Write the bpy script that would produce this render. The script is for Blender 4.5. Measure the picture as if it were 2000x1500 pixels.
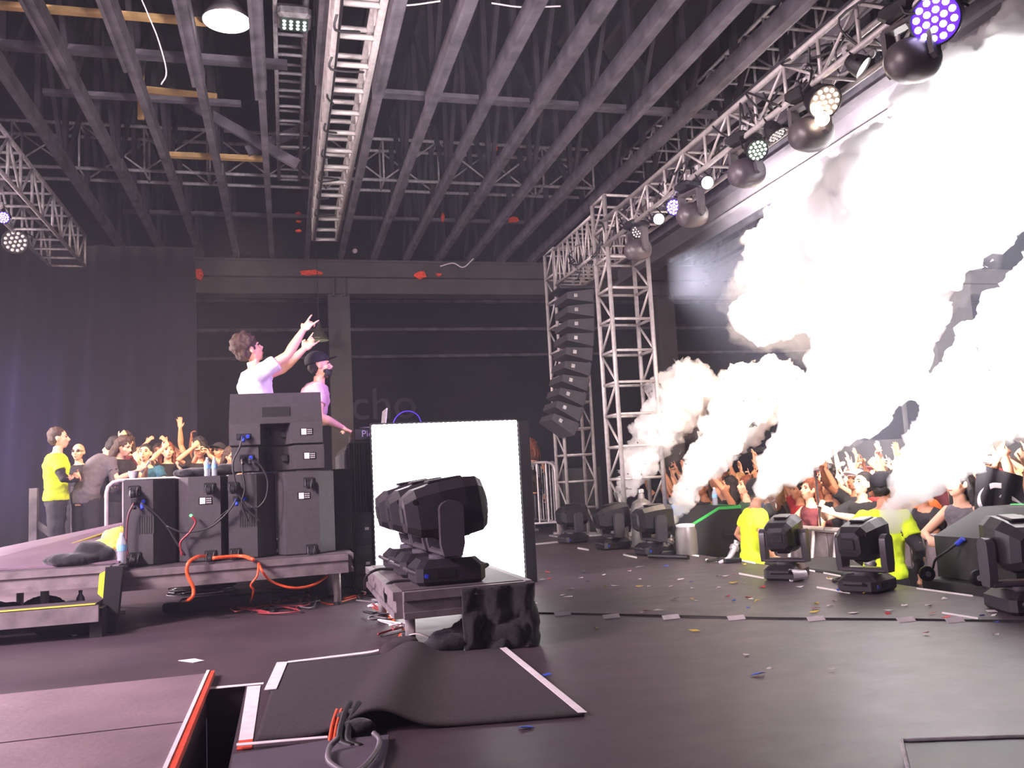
import bpy, math, random
from mathutils import Vector as V, Matrix, noise
for o in list(bpy.data.objects): bpy.data.objects.remove(o)
sc = bpy.context.scene
COL = sc.collection
PI = math.pi
# ------------------------------------------------------------------ camera
F = 1676.0; HC = 0.8
YAW = math.radians(14.95); PIT = math.radians(6.46); ROL = math.radians(3.0)
FW = V((math.sin(YAW)*math.cos(PIT), math.cos(YAW)*math.cos(PIT), math.sin(PIT)))
R0 = V((math.cos(YAW), -math.sin(YAW), 0)); U0 = R0.cross(FW)
RT = R0*math.cos(ROL) - U0*math.sin(ROL)
UP = U0*math.cos(ROL) + R0*math.sin(ROL)
CAM = V((0, 0, HC))
cd = bpy.data.cameras.new('camera'); cam = bpy.data.objects.new('camera', cd); COL.objects.link(cam)
M = Matrix((RT, UP, -FW)).transposed().to_4x4(); M.translation = CAM
cam.matrix_world = M
cd.sensor_width = 36; cd.lens = F/2000*36; cd.clip_start = 0.02; cd.clip_end = 200
sc.camera = cam
def ray(x, y): return FW + RT*((x-1000)/F) - UP*((y-750)/F)
def PZ(x, y, z=0.0):                       # the point of a horizontal plane seen at a pixel
    d = ray(x, y); return CAM + d*((z-HC)/d.z)
def PY(x, y, Y): d = ray(x, y); return CAM + d*(Y/d.y)
def PX(x, y, X): d = ray(x, y); return CAM + d*(X/d.x)
def pix(p):
    v = V(p)-CAM; k = v.dot(FW); return (1000+F*v.dot(RT)/k, 750-F*v.dot(UP)/k, k)
# ------------------------------------------------------------------ world and lights
w = bpy.data.worlds.new('world'); sc.world = w; w.use_nodes = True
bg = w.node_tree.nodes['Background']; bg.inputs[0].default_value = (0.55, 0.45, 0.72, 1); bg.inputs[1].default_value = 0.12
sc.view_settings.view_transform = 'Standard'; sc.view_settings.look = 'None'
sc.view_settings.exposure = 0.0; sc.view_settings.gamma = 1.0; sc.view_settings.use_curve_mapping = False
sc.cycles.volume_bounces = 6; sc.cycles.max_bounces = 10
def area(name, loc, target, power, size, col, spread=180, size_y=None):
    l = bpy.data.lights.new(name, 'AREA'); l.energy = power; l.size = size; l.color = col; l.spread = math.radians(spread)
    if size_y: l.shape = 'RECTANGLE'; l.size_y = size_y
    o = bpy.data.objects.new(name, l); COL.objects.link(o); o.location = loc
    o.rotation_euler = (V(target)-V(loc)).to_track_quat('-Z', 'Y').to_euler(); return o
def spot(name, loc, target, power, angle, col, blend=0.5, radius=0.08):
    l = bpy.data.lights.new(name, 'SPOT'); l.energy = power; l.spot_size = math.radians(angle); l.spot_blend = blend; l.color = col; l.shadow_soft_size = radius
    o = bpy.data.objects.new(name, l); COL.objects.link(o); o.location = loc
    o.rotation_euler = (V(target)-V(loc)).to_track_quat('-Z', 'Y').to_euler(); return o
# stage wash from upstage left (pink white), house wash over the crowd, strobes on the smoke, violet front light
area('stage_wash', (-4.5, 3.2, 3.6), (0.8, 7.5, 1.2), 420, 1.2, (1.0, 0.80, 0.84), 110)
area('floor_wash', (-3.6, 2.0, 2.6), (-1.0, 4.0, 0.0), 150, 1.4, (1.0, 0.74, 0.84))
area('upstage_wash', (-5.2, 9.6, 2.7), (-1.6, 9.6, 1.0), 330, 1.0, (1.0, 0.80, 0.80), 120)
spot('ladder_truss_fill', (1.9, 4.2, 1.4), (0.6, 7.6, 4.3), 1000, 50, (1.0, 0.94, 0.95), .9, .3)  # added unseen spot that brightens the ladder truss
area('roof_wash', (1.0, 3.4, 2.6), (2.0, 8.6, 5.2), 130, 1.2, (1.0, 0.86, 0.9), 110)
for i, (y, p) in enumerate(((5.3, 950), (6.9, 1800), (9.0, 1650))):
    area('strobe', (4.5, y, 3.1), (7.6, y+0.6, 2.9), p*1.1, 0.5, (1.0, 0.93, 0.95), 100)
area('plume_stem_fill', (3.9, 3.2, 2.6), (4.9, 5.2, 1.6), 170, 0.5, (1.0, 0.93, 0.93), 65)  # added fill that whitens the grey stems of the nearer plumes
area('crowd_wash', (4.6, 7.0, 3.2), (6.4, 8.0, 0.2), 290, 0.9, (1.0, 0.76, 0.56), 120)
area('upstage_strobe', (4.4, 6.0, 0.9), (7.0, 6.4, 2.6), 420, 0.5, (1.0, 0.93, 0.96), 100)
spot('violet_front', (3.5, 5.0, 3.0), (0.0, 7.4, 1.8), 900, 28, (0.35, 0.12, 1.0))
area('violet_floor_fill', (-4.6, 5.0, 1.6), (-2.2, 4.8, 0), 60, 0.8, (0.62, 0.42, 1.0), 110)  # added fill for the violet shine on the left floor
area('under_deck_fill', (-3.4, 9.2, 1.0), (-1.2, 7.5, 0.0), 70, 0.6, (1.0, 0.76, 0.9), 110)  # added fill that lifts the dark floor beneath the decks
spot('violet_side', (-5.9, 12.3, 2.2), (-4.7, 14.0, 1.9), 900, 80, (0.5, 0.36, 1.0), 1.0)
area('side_crowd_wash', (-0.2, 9.0, 3.4), (-1.6, 12.0, 1.2), 110, 0.7, (1.0, 0.66, 0.42), 100)
# ------------------------------------------------------------------ materials
def lin(h):
    h = h.lstrip('#'); o = []
    for i in (0, 2, 4):
        c = int(h[i:i+2], 16)/255; o.append(c/12.92 if c <= .04045 else ((c+.055)/1.055)**2.4)
    return (*o, 1)
MATS = {}
def mat(name, hexc, rough=.6, metal=0, noise_amt=0.12, scale=8, bump=0.0, bscale=60, emit=None, estr=0, trans=0, spec=.5, sheen=0):
    if name in MATS: return MATS[name]
    m = bpy.data.materials.new(name); m.use_nodes = True; nt = m.node_tree; b = nt.nodes['Principled BSDF']
    c = lin(hexc)
    b.inputs['Roughness'].default_value = rough; b.inputs['Metallic'].default_value = metal
    b.inputs['Specular IOR Level'].default_value = spec
    b.inputs['Base Color'].default_value = c
    if trans: b.inputs['Transmission Weight'].default_value = trans
    if sheen: b.inputs['Sheen Weight'].default_value = sheen
    tc = nt.nodes.new('ShaderNodeTexCoord')
    if noise_amt:
        n = nt.nodes.new('ShaderNodeTexNoise'); n.inputs['Scale'].default_value = scale; n.inputs['Detail'].default_value = 5
        nt.links.new(tc.outputs['Object'], n.inputs['Vector'])
        r = nt.nodes.new('ShaderNodeValToRGB'); a = noise_amt
        r.color_ramp.elements[0].color = (c[0]*(1-a*1.6), c[1]*(1-a*1.6), c[2]*(1-a*1.6), 1); r.color_ramp.elements[0].position = .3
        r.color_ramp.elements[1].color = (min(1, c[0]*(1+a*1.6)), min(1, c[1]*(1+a*1.6)), min(1, c[2]*(1+a*1.6)), 1); r.color_ramp.elements[1].position = .7
        nt.links.new(n.outputs['Fac'], r.inputs['Fac']); nt.links.new(r.outputs['Color'], b.inputs['Base Color'])
    if bump:
        n2 = nt.nodes.new('ShaderNodeTexNoise'); n2.inputs['Scale'].default_value = bscale; n2.inputs['Detail'].default_value = 3
        nt.links.new(tc.outputs['Object'], n2.inputs['Vector'])
        bp = nt.nodes.new('ShaderNodeBump'); bp.inputs['Strength'].default_value = bump; bp.inputs['Distance'].default_value = .01
        nt.links.new(n2.outputs['Fac'], bp.inputs['Height']); nt.links.new(bp.outputs['Normal'], b.inputs['Normal'])
    if emit:
        b.inputs['Emission Color'].default_value = lin(emit); b.inputs['Emission Strength'].default_value = estr
    MATS[name] = m; return m
ALU = mat('aluminium', '#a29b9a', .45, .25, .1, 20, .15, 120)
ALU_D = mat('dull_aluminium', '#a19c9f', .5, .2, .2, 20)
STEEL = mat('galvanised_steel', '#b3aeb0', .4, .7, .15, 30)
BLK = mat('black_plastic', '#1c1a1f', .42, 0, .15, 20, .1, 200)
BLKM = mat('black_matt_metal', '#1b191d', .5, .2, .15, 20)
BOX = mat('textured_speaker_paint', '#353035', .6, 0, .12, 30, .35, 400)
BOXD = mat('speaker_grille_black', '#141216', .6, 0, .1, 30, .3, 300)
JOIST = mat('charcoal_painted_timber', '#58525a', .8, 0, .28, 5, .3, 40)
JOISTD = mat('dark_painted_timber', '#29252c', .85, 0, .25, 5)
DECK = mat('black_roof_deck', '#17141b', .9, 0, .25, 3)
WOOD = mat('bare_pale_timber', '#c9a36e', .7, 0, .15, 6)
RUBBER = mat('black_rubber', '#1a181b', .55, 0, .1, 30)
WHITE = mat('white_gaffer_tape', '#ddd3d6', .6, 0, .06, 20)
RED = mat('red_paint', '#d2452a', .6, 0, .1, 20)
ORANGE = mat('orange_cable_jacket', '#e5552a', .4, 0, .05, 20)
CLOTH = mat('black_drape_cloth', '#17151a', .95, 0, .15, 12, .4, 60, sheen=.2)
LENS = mat('clear_lens', '#d8d8e0', .08, .4, 0)
GLASSL = mat('lamp_glass', '#fffaf2', .3, 0, 0, emit='#fff6ee', estr=9)
VIOL = mat('violet_lens', '#b08cff', .3, 0, 0, emit='#a070ff', estr=7)
VIOLW = mat('violet_led', '#efe6ff', .3, 0, 0, emit='#e8dcff', estr=9)
VIOLG = mat('violet_led_plate', '#3a10c8', .3, 0, 0, emit='#4a10ff', estr=1.6)
BLUEP = mat('blue_connector', '#2b3fc4', .4, 0, 0)
LABEL = mat('white_rating_plate', '#d9d0d4', .5, 0, .04, 60)
# ------------------------------------------------------------------ mesh builder
class MB:
    def __init__(s): s.v = []; s.f = []; s.m = []; s.mats = []; s.k = 0
    def use(s, m):
        if m not in s.mats: s.mats.append(m)
        s.k = s.mats.index(m); return s
    def add(s, vs, fs):
        n = len(s.v); s.v += [V(p) for p in vs]; s.f += [[i+n for i in f] for f in fs]; s.m += [s.k]*len(fs); return s
    def box(s, c, d, rot=None, bev=0):
        c = V(c); hx, hy, hz = d[0]/2, d[1]/2, d[2]/2
        R = rot.to_matrix() if hasattr(rot, 'to_matrix') else (rot or Matrix.Identity(3))
        b = min(bev, hx*.9, hy*.9, hz*.9)
        if b <= 0:
            vs = [c+R@V((x*hx, y*hy, z*hz)) for z in (-1, 1) for x, y in ((-1, -1), (1, -1), (1, 1), (-1, 1))]
            return s.add(vs, [(3, 2, 1, 0), (4, 5, 6, 7), (0, 1, 5, 4), (1, 2, 6, 5), (2, 3, 7, 6), (3, 0, 4, 7)])
        secs = []
        for z, k in ((-hz, b), (-hz+b, 0), (hz-b, 0), (hz, b)):
            X, Y = hx-k, hy-k
            secs.append([c+R@V((x, y, z)) for x, y in ((-X+b, -Y), (X-b, -Y), (X, -Y+b), (X, Y-b), (X-b, Y), (-X+b, Y), (-X, Y-b), (-X, -Y+b))])
        return s.loft(secs)
    def loft(s, secs, closed=True, cap=True):
        n = len(secs[0]); vs = [p for q in secs for p in q]; fs = []
        for i in range(len(secs)-1):
            for j in range(n if closed else n-1):
                a = i*n+j; b = i*n+(j+1) % n; fs.append((a, b, b+n, a+n))
        if cap and closed:
            fs.append(tuple(range(n-1, -1, -1))); fs.append(tuple(range((len(secs)-1)*n, len(secs)*n)))
        return s.add(vs, fs)
    def tube(s, pts, r, n=8, flat=1.0, ref=None):
        pts = [V(p) for p in pts]; rs = r if isinstance(r, (list, tuple)) else [r]*len(pts)
        secs = []; pu = None
        for i, p in enumerate(pts):
            t = (pts[min(i+1, len(pts)-1)]-pts[max(i-1, 0)])
            t = t.normalized() if t.length > 1e-9 else V((0, 0, 1))
            if pu is None:
                a = V(ref) if ref else (V((0, 0, 1)) if abs(t.z) < .9 else V((1, 0, 0)))
                u = (a-t*a.dot(t)).normalized()
            else: u = (pu-t*pu.dot(t)).normalized()
            pu = u; q = t.cross(u)
            ri = rs[i]; ra, rb = ri if isinstance(ri, tuple) else (ri, ri*flat)
            secs.append([p+q*(ra*math.cos(2*PI*k/n))+u*(rb*math.sin(2*PI*k/n)) for k in range(n)])
        return s.loft(secs)
    def ell(s, c, r, rot=None, n=12, m=8):
        c = V(c); r = (r, r, r) if isinstance(r, (int, float)) else r
        R = rot.to_matrix() if hasattr(rot, 'to_matrix') else (rot or Matrix.Identity(3))
        vs = [c+R@V((0, 0, -r[2]))]
        for i in range(1, m):
            a = -PI/2+PI*i/m
            for k in range(n):
                b = 2*PI*k/n; vs.append(c+R@V((r[0]*math.cos(a)*math.cos(b), r[1]*math.cos(a)*math.sin(b), r[2]*math.sin(a))))
        vs.append(c+R@V((0, 0, r[2]))); fs = []
        for k in range(n): fs.append((0, 1+(k+1) % n, 1+k))
        for i in range(m-2):
            for k in range(n):
                a = 1+i*n+k; b = 1+i*n+(k+1) % n; fs.append((a, b, b+n, a+n))
        e = 1+(m-2)*n
        for k in range(n): fs.append((e+k, e+(k+1) % n, e+n))
        return s.add(vs, fs)
    def lathe(s, prof, o=(0, 0, 0), ax=(0, 0, 1), n=24):       # prof: (radius, height)
        o = V(o); ax = V(ax).normalized(); a = V((0, 0, 1)) if abs(ax.z) < .9 else V((1, 0, 0)); u = (a-ax*a.dot(ax)).normalized(); q = ax.cross(u)
        return s.loft([[o+ax*h+q*(max(r, 1e-4)*math.cos(2*PI*k/n))+u*(max(r, 1e-4)*math.sin(2*PI*k/n)) for k in range(n)] for r, h in prof])
    def prism(s, poly, d, o=(0, 0, 0)):                        # closed polygon extruded by vector d
        d = V(d); o = V(o); a = [V(p)+o for p in poly]; return s.loft([a, [p+d for p in a]])
    def sheet(s, grid, th=0.0):
        n = len(grid[0]); vs = [p for r_ in grid for p in r_]; fs = []
        for i in range(len(grid)-1):
            for j in range(n-1): a = i*n+j; fs.append((a, a+1, a+n+1, a+n))
        if th:
            k = len(vs); vs = vs+[V(p)-V((0, 0, th)) if not isinstance(th, V) else V(p)-th for p in vs]
            fs = fs+[tuple(i+k for i in reversed(f)) for f in fs]
            N = len(grid)
            bd = [j for j in range(n)]+[i*n+n-1 for i in range(1, N)]+[(N-1)*n+j for j in range(n-2, -1, -1)]+[i*n for i in range(N-2, 0, -1)]
            for a, b in zip(bd, bd[1:]+bd[:1]): fs.append((b, a, a+k, b+k))
        return s.add(vs, fs)
    def mesh(s, name='mesh', off=None, smooth=False):
        me = bpy.data.meshes.new(name)
        me.from_pydata([tuple(p-off) if off else tuple(p) for p in s.v], [], s.f)
        for m in s.mats: me.materials.append(m)
        if len(s.mats) > 1: me.polygons.foreach_set('material_index', s.m)
        if smooth: me.polygons.foreach_set('use_smooth', [True]*len(me.polygons))
        me.update(); return me
    def build(s, name, m=None, parent=None, world=True, smooth=False):
        if m is not None and not s.mats: s.use(m)
        off = V((0, 0, 0))
        if parent is not None and world:
            q = parent
            while q is not None: off += q.location; q = q.parent
        o = bpy.data.objects.new(name, s.mesh(name, off, smooth)); COL.objects.link(o)
        if parent is not None: o.parent = parent
        return o
def auto(o, ang=35):
    me = o.data; me.polygons.foreach_set('use_smooth', [True]*len(me.polygons))
    try: me.set_sharp_from_angle(angle=math.radians(ang))
    except Exception: pass
    return o
TOP = []
def tag(o, label, cat, group=None, kind=None):
    o['label'] = label; o['category'] = cat
    if group: o['group'] = group
    if kind: o['kind'] = kind
    TOP.append(o); return o
def thing(name, label, cat, loc=(0, 0, 0), rz=0, group=None):
    o = bpy.data.objects.new(name, None); COL.objects.link(o); o.location = loc; o.rotation_euler = (0, 0, rz); o.empty_display_size = .1
    return tag(o, label, cat, group)
def struct(name, mb, m=None):
    o = mb.build(name, m); o['kind'] = 'structure'; return o
def dup(r, loc=None, rz=None, label=None):
    c = r.copy(); COL.objects.link(c)
    def rec(a, b):
        for ch in a.children:
            d = ch.copy(); COL.objects.link(d); d.parent = b; rec(ch, d)
    rec(r, c)
    if loc is not None: c.location = loc
    if rz is not None: c.rotation_euler = (0, 0, rz)
    if label: c['label'] = label
    TOP.append(c); return c
def mesh_eval(mb_or_mesh, mods, smooth=True, name='mesh'):
    me = mb_or_mesh.mesh(name) if isinstance(mb_or_mesh, MB) else mb_or_mesh
    o = bpy.data.objects.new('tmp', me); COL.objects.link(o)
    for t, kw in mods:
        md = o.modifiers.new('m', t)
        for k, v in kw.items(): setattr(md, k, v)
    dg = bpy.context.evaluated_depsgraph_get()
    r = bpy.data.meshes.new_from_object(o.evaluated_get(dg)); bpy.data.objects.remove(o); r.name = name
    if smooth: r.polygons.foreach_set('use_smooth', [True]*len(r.polygons))
    return r
def remesh(mb, vox, sm=2, fac=.5, name='mesh'):
    return mesh_eval(mb, [('REMESH', dict(mode='VOXEL', voxel_size=vox, adaptivity=0))]+([('SMOOTH', dict(factor=fac, iterations=sm))] if sm else []), name=name)
def put(name, me, m, parent=None, loc=None):
    o = bpy.data.objects.new(name, me); COL.objects.link(o)
    if m is not None:
        if not me.materials: me.materials.append(m)
        if o.material_slots[0].material is not m: o.material_slots[0].link = 'OBJECT'; o.material_slots[0].material = m
    if parent is not None: o.parent = parent
    if loc is not None: o.location = loc
    return o
def arc(a, b, sag, n=12, side=0):
    a, b = V(a), V(b); return [a.lerp(b, i/n)+V((side*math.sin(PI*i/n), 0, sag*math.sin(PI*i/n))) for i in range(n+1)]
def spline(pts, n=6):
    P = [V(p) for p in pts]; P = [P[0]*2-P[1]]+P+[P[-1]*2-P[-2]]; out = []
    for i in range(1, len(P)-2):
        a, b, c, d = P[i-1:i+3]
        for k in range(n):
            t = k/n; out.append(.5*((2*b)+(c-a)*t+(2*a-5*b+4*c-d)*t*t+(3*b-a-3*c+d)*t**3))
    return out+[P[-2]]
def cable(name, pts, r, m, label, cat='cable', group=None, n=6):
    o = MB().tube(spline(pts, n), r, 6).build(name, m, smooth=True); return tag(o, label, cat, group)
ORD = ['first', 'second', 'third', 'fourth', 'fifth', 'sixth', 'seventh', 'eighth', 'ninth', 'tenth', 'eleventh', 'twelfth', 'thirteenth', 'fourteenth', 'fifteenth', 'sixteenth', 'seventeenth', 'eighteenth', 'nineteenth', 'twentieth']
# ================================================================== THE SETTING
random.seed(4)
def nodes_floor():
    m = mat('worn_black_stage_vinyl', '#43373d', .42, 0, .12, 1.6); nt = m.node_tree; b = nt.nodes['Principled BSDF']
    tc = nt.nodes.new('ShaderNodeTexCoord'); mp = nt.nodes.new('ShaderNodeMapping'); mp.inputs['Scale'].default_value = (1.5, 2.2, 1)
    n = nt.nodes.new('ShaderNodeTexNoise'); n.inputs['Scale'].default_value = 3; n.inputs['Detail'].default_value = 8; n.inputs['Roughness'].default_value = .7
    nt.links.new(tc.outputs['Object'], mp.inputs['Vector']); nt.links.new(mp.outputs['Vector'], n.inputs['Vector'])
    r = nt.nodes.new('ShaderNodeMapRange'); r.inputs['To Min'].default_value = .34; r.inputs['To Max'].default_value = .58
    nt.links.new(n.outputs['Fac'], r.inputs['Value']); nt.links.new(r.outputs['Result'], b.inputs['Roughness'])
    bp = nt.nodes.new('ShaderNodeBump'); bp.inputs['Strength'].default_value = .05; bp.inputs['Distance'].default_value = .01
    nt.links.new(n.outputs['Fac'], bp.inputs['Height']); nt.links.new(bp.outputs['Normal'], b.inputs['Normal']); return m
VINYL = nodes_floor()
# stage floor: slabs round the open trap (X -.345..-.185, Y 1.2..3.95)
fl = MB()
TX0, TX1, TY0, TY1 = -.345, -.185, 1.0, 3.95
def slab(mb, x0, x1, y0, y1, z0, z1): mb.box(((x0+x1)/2, (y0+y1)/2, (z0+z1)/2), (x1-x0, y1-y0, z1-z0))
slab(fl, TX1, 3.85, -1.5, 14.2, -.12, 0); slab(fl, -7, TX0, -1.5, 14.2, -.12, 0); slab(fl, TX0, TX1, TY1, 14.2, -.12, 0); slab(fl, TX0, TX1, -1.5, TY0, -.12, 0)
slab(fl, 3.85, 4.6, 9.12, 14.2, -.12, 0); struct('floor', fl, VINYL)
pit = MB(); slab(pit, 3.86, 22, -1.5, 22, -1.1, -1.0); slab(pit, -9, 3.86, 14.3, 22, -1.1, -1.0)
struct('floor_audience', pit, mat('dark_concrete', '#2b2730', .8, 0, .2, 2))
sk = MB(); slab(sk, 3.84, 3.87, -1.5, 14.2, -1, -.005); struct('trim_1', sk, BLKM)
tr = MB(); slab(tr, TX0-.02, TX0-.002, TY0, TY1, -.9, -.121); slab(tr, TX1+.002, TX1+.02, TY0, TY1, -.9, -.121); slab(tr, TX0, TX1, TY1+.002, TY1+.02, -.9, -.121); slab(tr, TX0, TX1, TY0, TY1, -.95, -.9); slab(tr, TX0, TX1, 2.9, 2.95, -.4, -.3)
struct('trim_2', tr, JOISTD)
# roof: deck, joists as nail-plated trusses
rd = MB(); slab(rd, -9, 22, -2, 22, 6.35, 6.45); struct('ceiling', rd, DECK)
JX = [-2.55+.597*i for i in range(21)]
for i, x in enumerate(JX):
    mb = MB().use(JOIST); slab(mb, x-.038, x+.038, 1.0, 15.6, 4.9, 5.06)
    slab(mb, x-.07, x-.038, 1.0, 8.7+.25*math.sin(i*2.1), 4.885, 5.07); slab(mb, x+.038, x+.054, 1.0, 8.72, 4.91, 5.05)
    if i % 2: slab(mb, x+.039, x+.062, 11.2, 12.6+.4*math.sin(i), 4.905, 5.06)
    mb.use(JOISTD)
    for k in range(12):
        y0 = 1.6+k*1.2; mb.box((x, y0, 5.68), (.06, .09, 1.3))
        sgn = 1 if k % 2 else -1; mb.box((x, y0+.6, 5.68), (.05, .08, 1.55), Matrix.Rotation(sgn*.62, 3, 'X'))
    slab(mb, x-.03, x+.03, 1, 15.6, 6.22, 6.34)
    o = mb.build('ceiling_joist'); o['kind'] = 'structure'; o['label'] = 'charcoal painted roof joist with web timbers, %s counting from the curtain side' % (ORD[i] if i < 20 else 'last')
# cross timbers over the joists
def board(label, x0, x1, y, z, w=.09, h=.05, m=JOISTD, rot=0):
    mb = MB(); mb.box(((x0+x1)/2, y, z), (x1-x0, w, h), Matrix.Rotation(rot, 3, 'Z')); o = mb.build('timber_board', m)
    return tag(o, label, 'board', 'timbers laid across the joists')
board('bare pale timber board across the joists beside the hanging lamp', -2.9, -.28, 7.85, 5.12, .07, .05, WOOD)
board('short bare timber board across two joists left of the ladder trusses', -1.36, -.17, 11.15, 5.12, .08, .06, WOOD)
board('long grey board crossing the joists above the hanging lamp', -2.8, .1, 8.6, 5.14, .12, .06, JOIST)
board('thin grey board crossing the joists beyond the hanging lamp', -2.4, -.4, 9.6, 5.15, .08, .05, JOIST)
board('long grey board crossing the joists right of the ladder truss', .55, 6.6, 9.1, 5.14, .14, .05, JOIST)
board('wide dark beam crossing the joists at the top of the picture', 1.5, 4.6, 6.6, 5.2, .3, .1, JOISTD)
board('dark pipe-like board crossing the joists near the far wall', -2.3, 4.0, 13.6, 5.15, .07, .05, JOIST)
mb = MB(); mb.box((-1.5, 10.0, 5.5), (.07, .03, .85)); tag(mb.build('timber_board', WOOD), 'upright bare timber board above the joists, left side', 'board', 'timbers laid across the joists')
mb = MB(); mb.box((-1.05, 9.9, 5.36), (.75, .05, .08), Matrix.Rotation(.05, 3, 'Y')); tag(mb.build('timber_board', WOOD), 'chipped yellow timber piece beside the upright bare board', 'board', 'timbers laid across the joists')
mb = MB(); mb.box((-.6, 10.6, 5.32), (1.9, .06, .12), Matrix.Rotation(.52, 3, 'Y')); tag(mb.build('timber_board', JOIST), 'dark timber brace slanting down over the joists', 'board', 'timbers laid across the joists')
mb = MB(); mb.box((.1, 10.9, 5.35), (1.1, .06, .12), Matrix.Rotation(-.45, 3, 'Y')); tag(mb.build('timber_board', JOIST), 'dark timber brace slanting up towards the ladder truss', 'board', 'timbers laid across the joists')
# far wall: header beam, columns, recess, back wall
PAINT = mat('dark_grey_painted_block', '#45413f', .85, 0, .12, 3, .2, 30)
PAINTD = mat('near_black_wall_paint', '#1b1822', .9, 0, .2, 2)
hb = MB().use(PAINT); slab(hb, -7, 22, 15.35, 15.75, 4.3, 4.58); slab(hb, -7, 22, 15.25, 15.8, 4.58, 4.9)
for z in (4.6, 4.87): slab(hb, -7, 22, 15.22, 15.26, z-.02, z+.02)
struct('wall_far', hb)
for i, x in enumerate((-5.2, .98, 7.35, 13.6)):
    c = MB(); slab(c, x-.19, x+.19, 15.4, 15.7, -1, 4.3); slab(c, x-.12, x-.08, 15.3, 15.4, 4.25, 4.62); slab(c, x+.08, x+.12, 15.3, 15.4, 4.25, 4.62)
    o = c.build('wall_column', PAINT); o['kind'] = 'structure'; o['label'] = 'square grey painted column under the header beam, %s from the curtain' % ORD[i]
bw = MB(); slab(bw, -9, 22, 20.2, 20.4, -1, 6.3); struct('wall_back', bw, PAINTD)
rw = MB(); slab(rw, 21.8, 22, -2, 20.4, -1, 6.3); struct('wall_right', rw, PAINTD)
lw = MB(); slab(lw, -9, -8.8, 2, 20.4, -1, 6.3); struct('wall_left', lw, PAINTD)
for i, z in enumerate((5.0, 4.62, 4.2, 3.75)):
    p = MB(); slab(p, -6, 20, 16.6+i*.95, 16.68+i*.95, z, z+.06); o = p.build('trim_%d' % (i+3), JOIST); o['kind'] = 'structure'
# girders over the audience
for k, (x, z, wd, hh) in enumerate(((6.35, 4.42, .34, .4), (8.3, 4.5, .26, .3))):
    g = MB().use(mat('grey_painted_girder', '#625d62', .6, 0, .12, 4)); slab(g, x-wd/2, x+wd/2, 1, 15.3, z, z+.05); slab(g, x-wd/2, x+wd/2, 1, 15.3, z+hh-.05, z+hh); slab(g, x-.04, x+.04, 1, 15.3, z+.05, z+hh-.05)
    o = g.build('ceiling_girder'); o['kind'] = 'structure'
# mezzanine box at the far right
mz = MB().use(PAINT); slab(mz, 9.8, 21.7, 15.0, 15.3, .7, 1.25); slab(mz, 9.8, 21.7, 15.3, 18.5, 1.15, 1.25)
for x in (10.2, 11.5, 12.4, 13.3, 14.2): slab(mz, x-.03, x+.03, 15.05, 15.12, 1.25, 2.1)
slab(mz, 13.3, 14.3, 15.0, 15.3, 1.25, 4.3); slab(mz, 9.8, 13.3, 15.03, 15.1, 2.06, 2.1)
struct('wall_mezzanine', mz)
# side curtain
def curtain(name, x0, x1, y, z0, z1, m, amp=.035, wl=.5):
    n = int((x1-x0)/.045); g = []
    for j in range(9):
        z = z1+(z0-z1)*j/8; g.append([V((x0+(x1-x0)*i/n, y+amp*math.sin(i*.045/wl*2*PI+.6*math.sin(i*.07))*(0.6+.4*j/8)+.02*math.sin(i*.9+j), z)) for i in range(n+1)])
    return MB().sheet(g, V((0, .008, 0))).build(name, m, smooth=True)
tag(curtain('stage_curtain', -8.6, -1.32, 14.1, 0, 4.75, mat('blue_black_velour', '#110d1e', .95, 0, .12, 4, .2, 80, sheen=.3)), 'dark blue-black stage curtain hanging behind the side crowd', 'curtain')
# lettering on the far wall
tcu = bpy.data.curves.new('lettering', 'FONT'); tcu.body = 'cho'; tcu.size = 1.05; tcu.extrude = .01
to = bpy.data.objects.new('tmp_text', tcu); COL.objects.link(to)
dg = bpy.context.evaluated_depsgraph_get(); tme = bpy.data.meshes.new_from_object(to.evaluated_get(dg)); bpy.data.objects.remove(to)
def text_mesh(s, size, ext=.002):
    c = bpy.data.curves.new('t', 'FONT'); c.body = s; c.size = size; c.extrude = ext
    o = bpy.data.objects.new('t', c); COL.objects.link(o); d = bpy.context.evaluated_depsgraph_get()
    m = bpy.data.meshes.new_from_object(o.evaluated_get(d)); bpy.data.objects.remove(o); return m
o = put('wall_lettering', tme, mat('faint_grey_lettering', '#4e4a54', .8)); p = PY(685, 818, 20.15); o.location = (p.x, 20.17, p.z-.02); o.rotation_euler = (PI/2, 0, 0)
tag(o, 'faint grey letters reading cho on the dark far wall', 'lettering')
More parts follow.
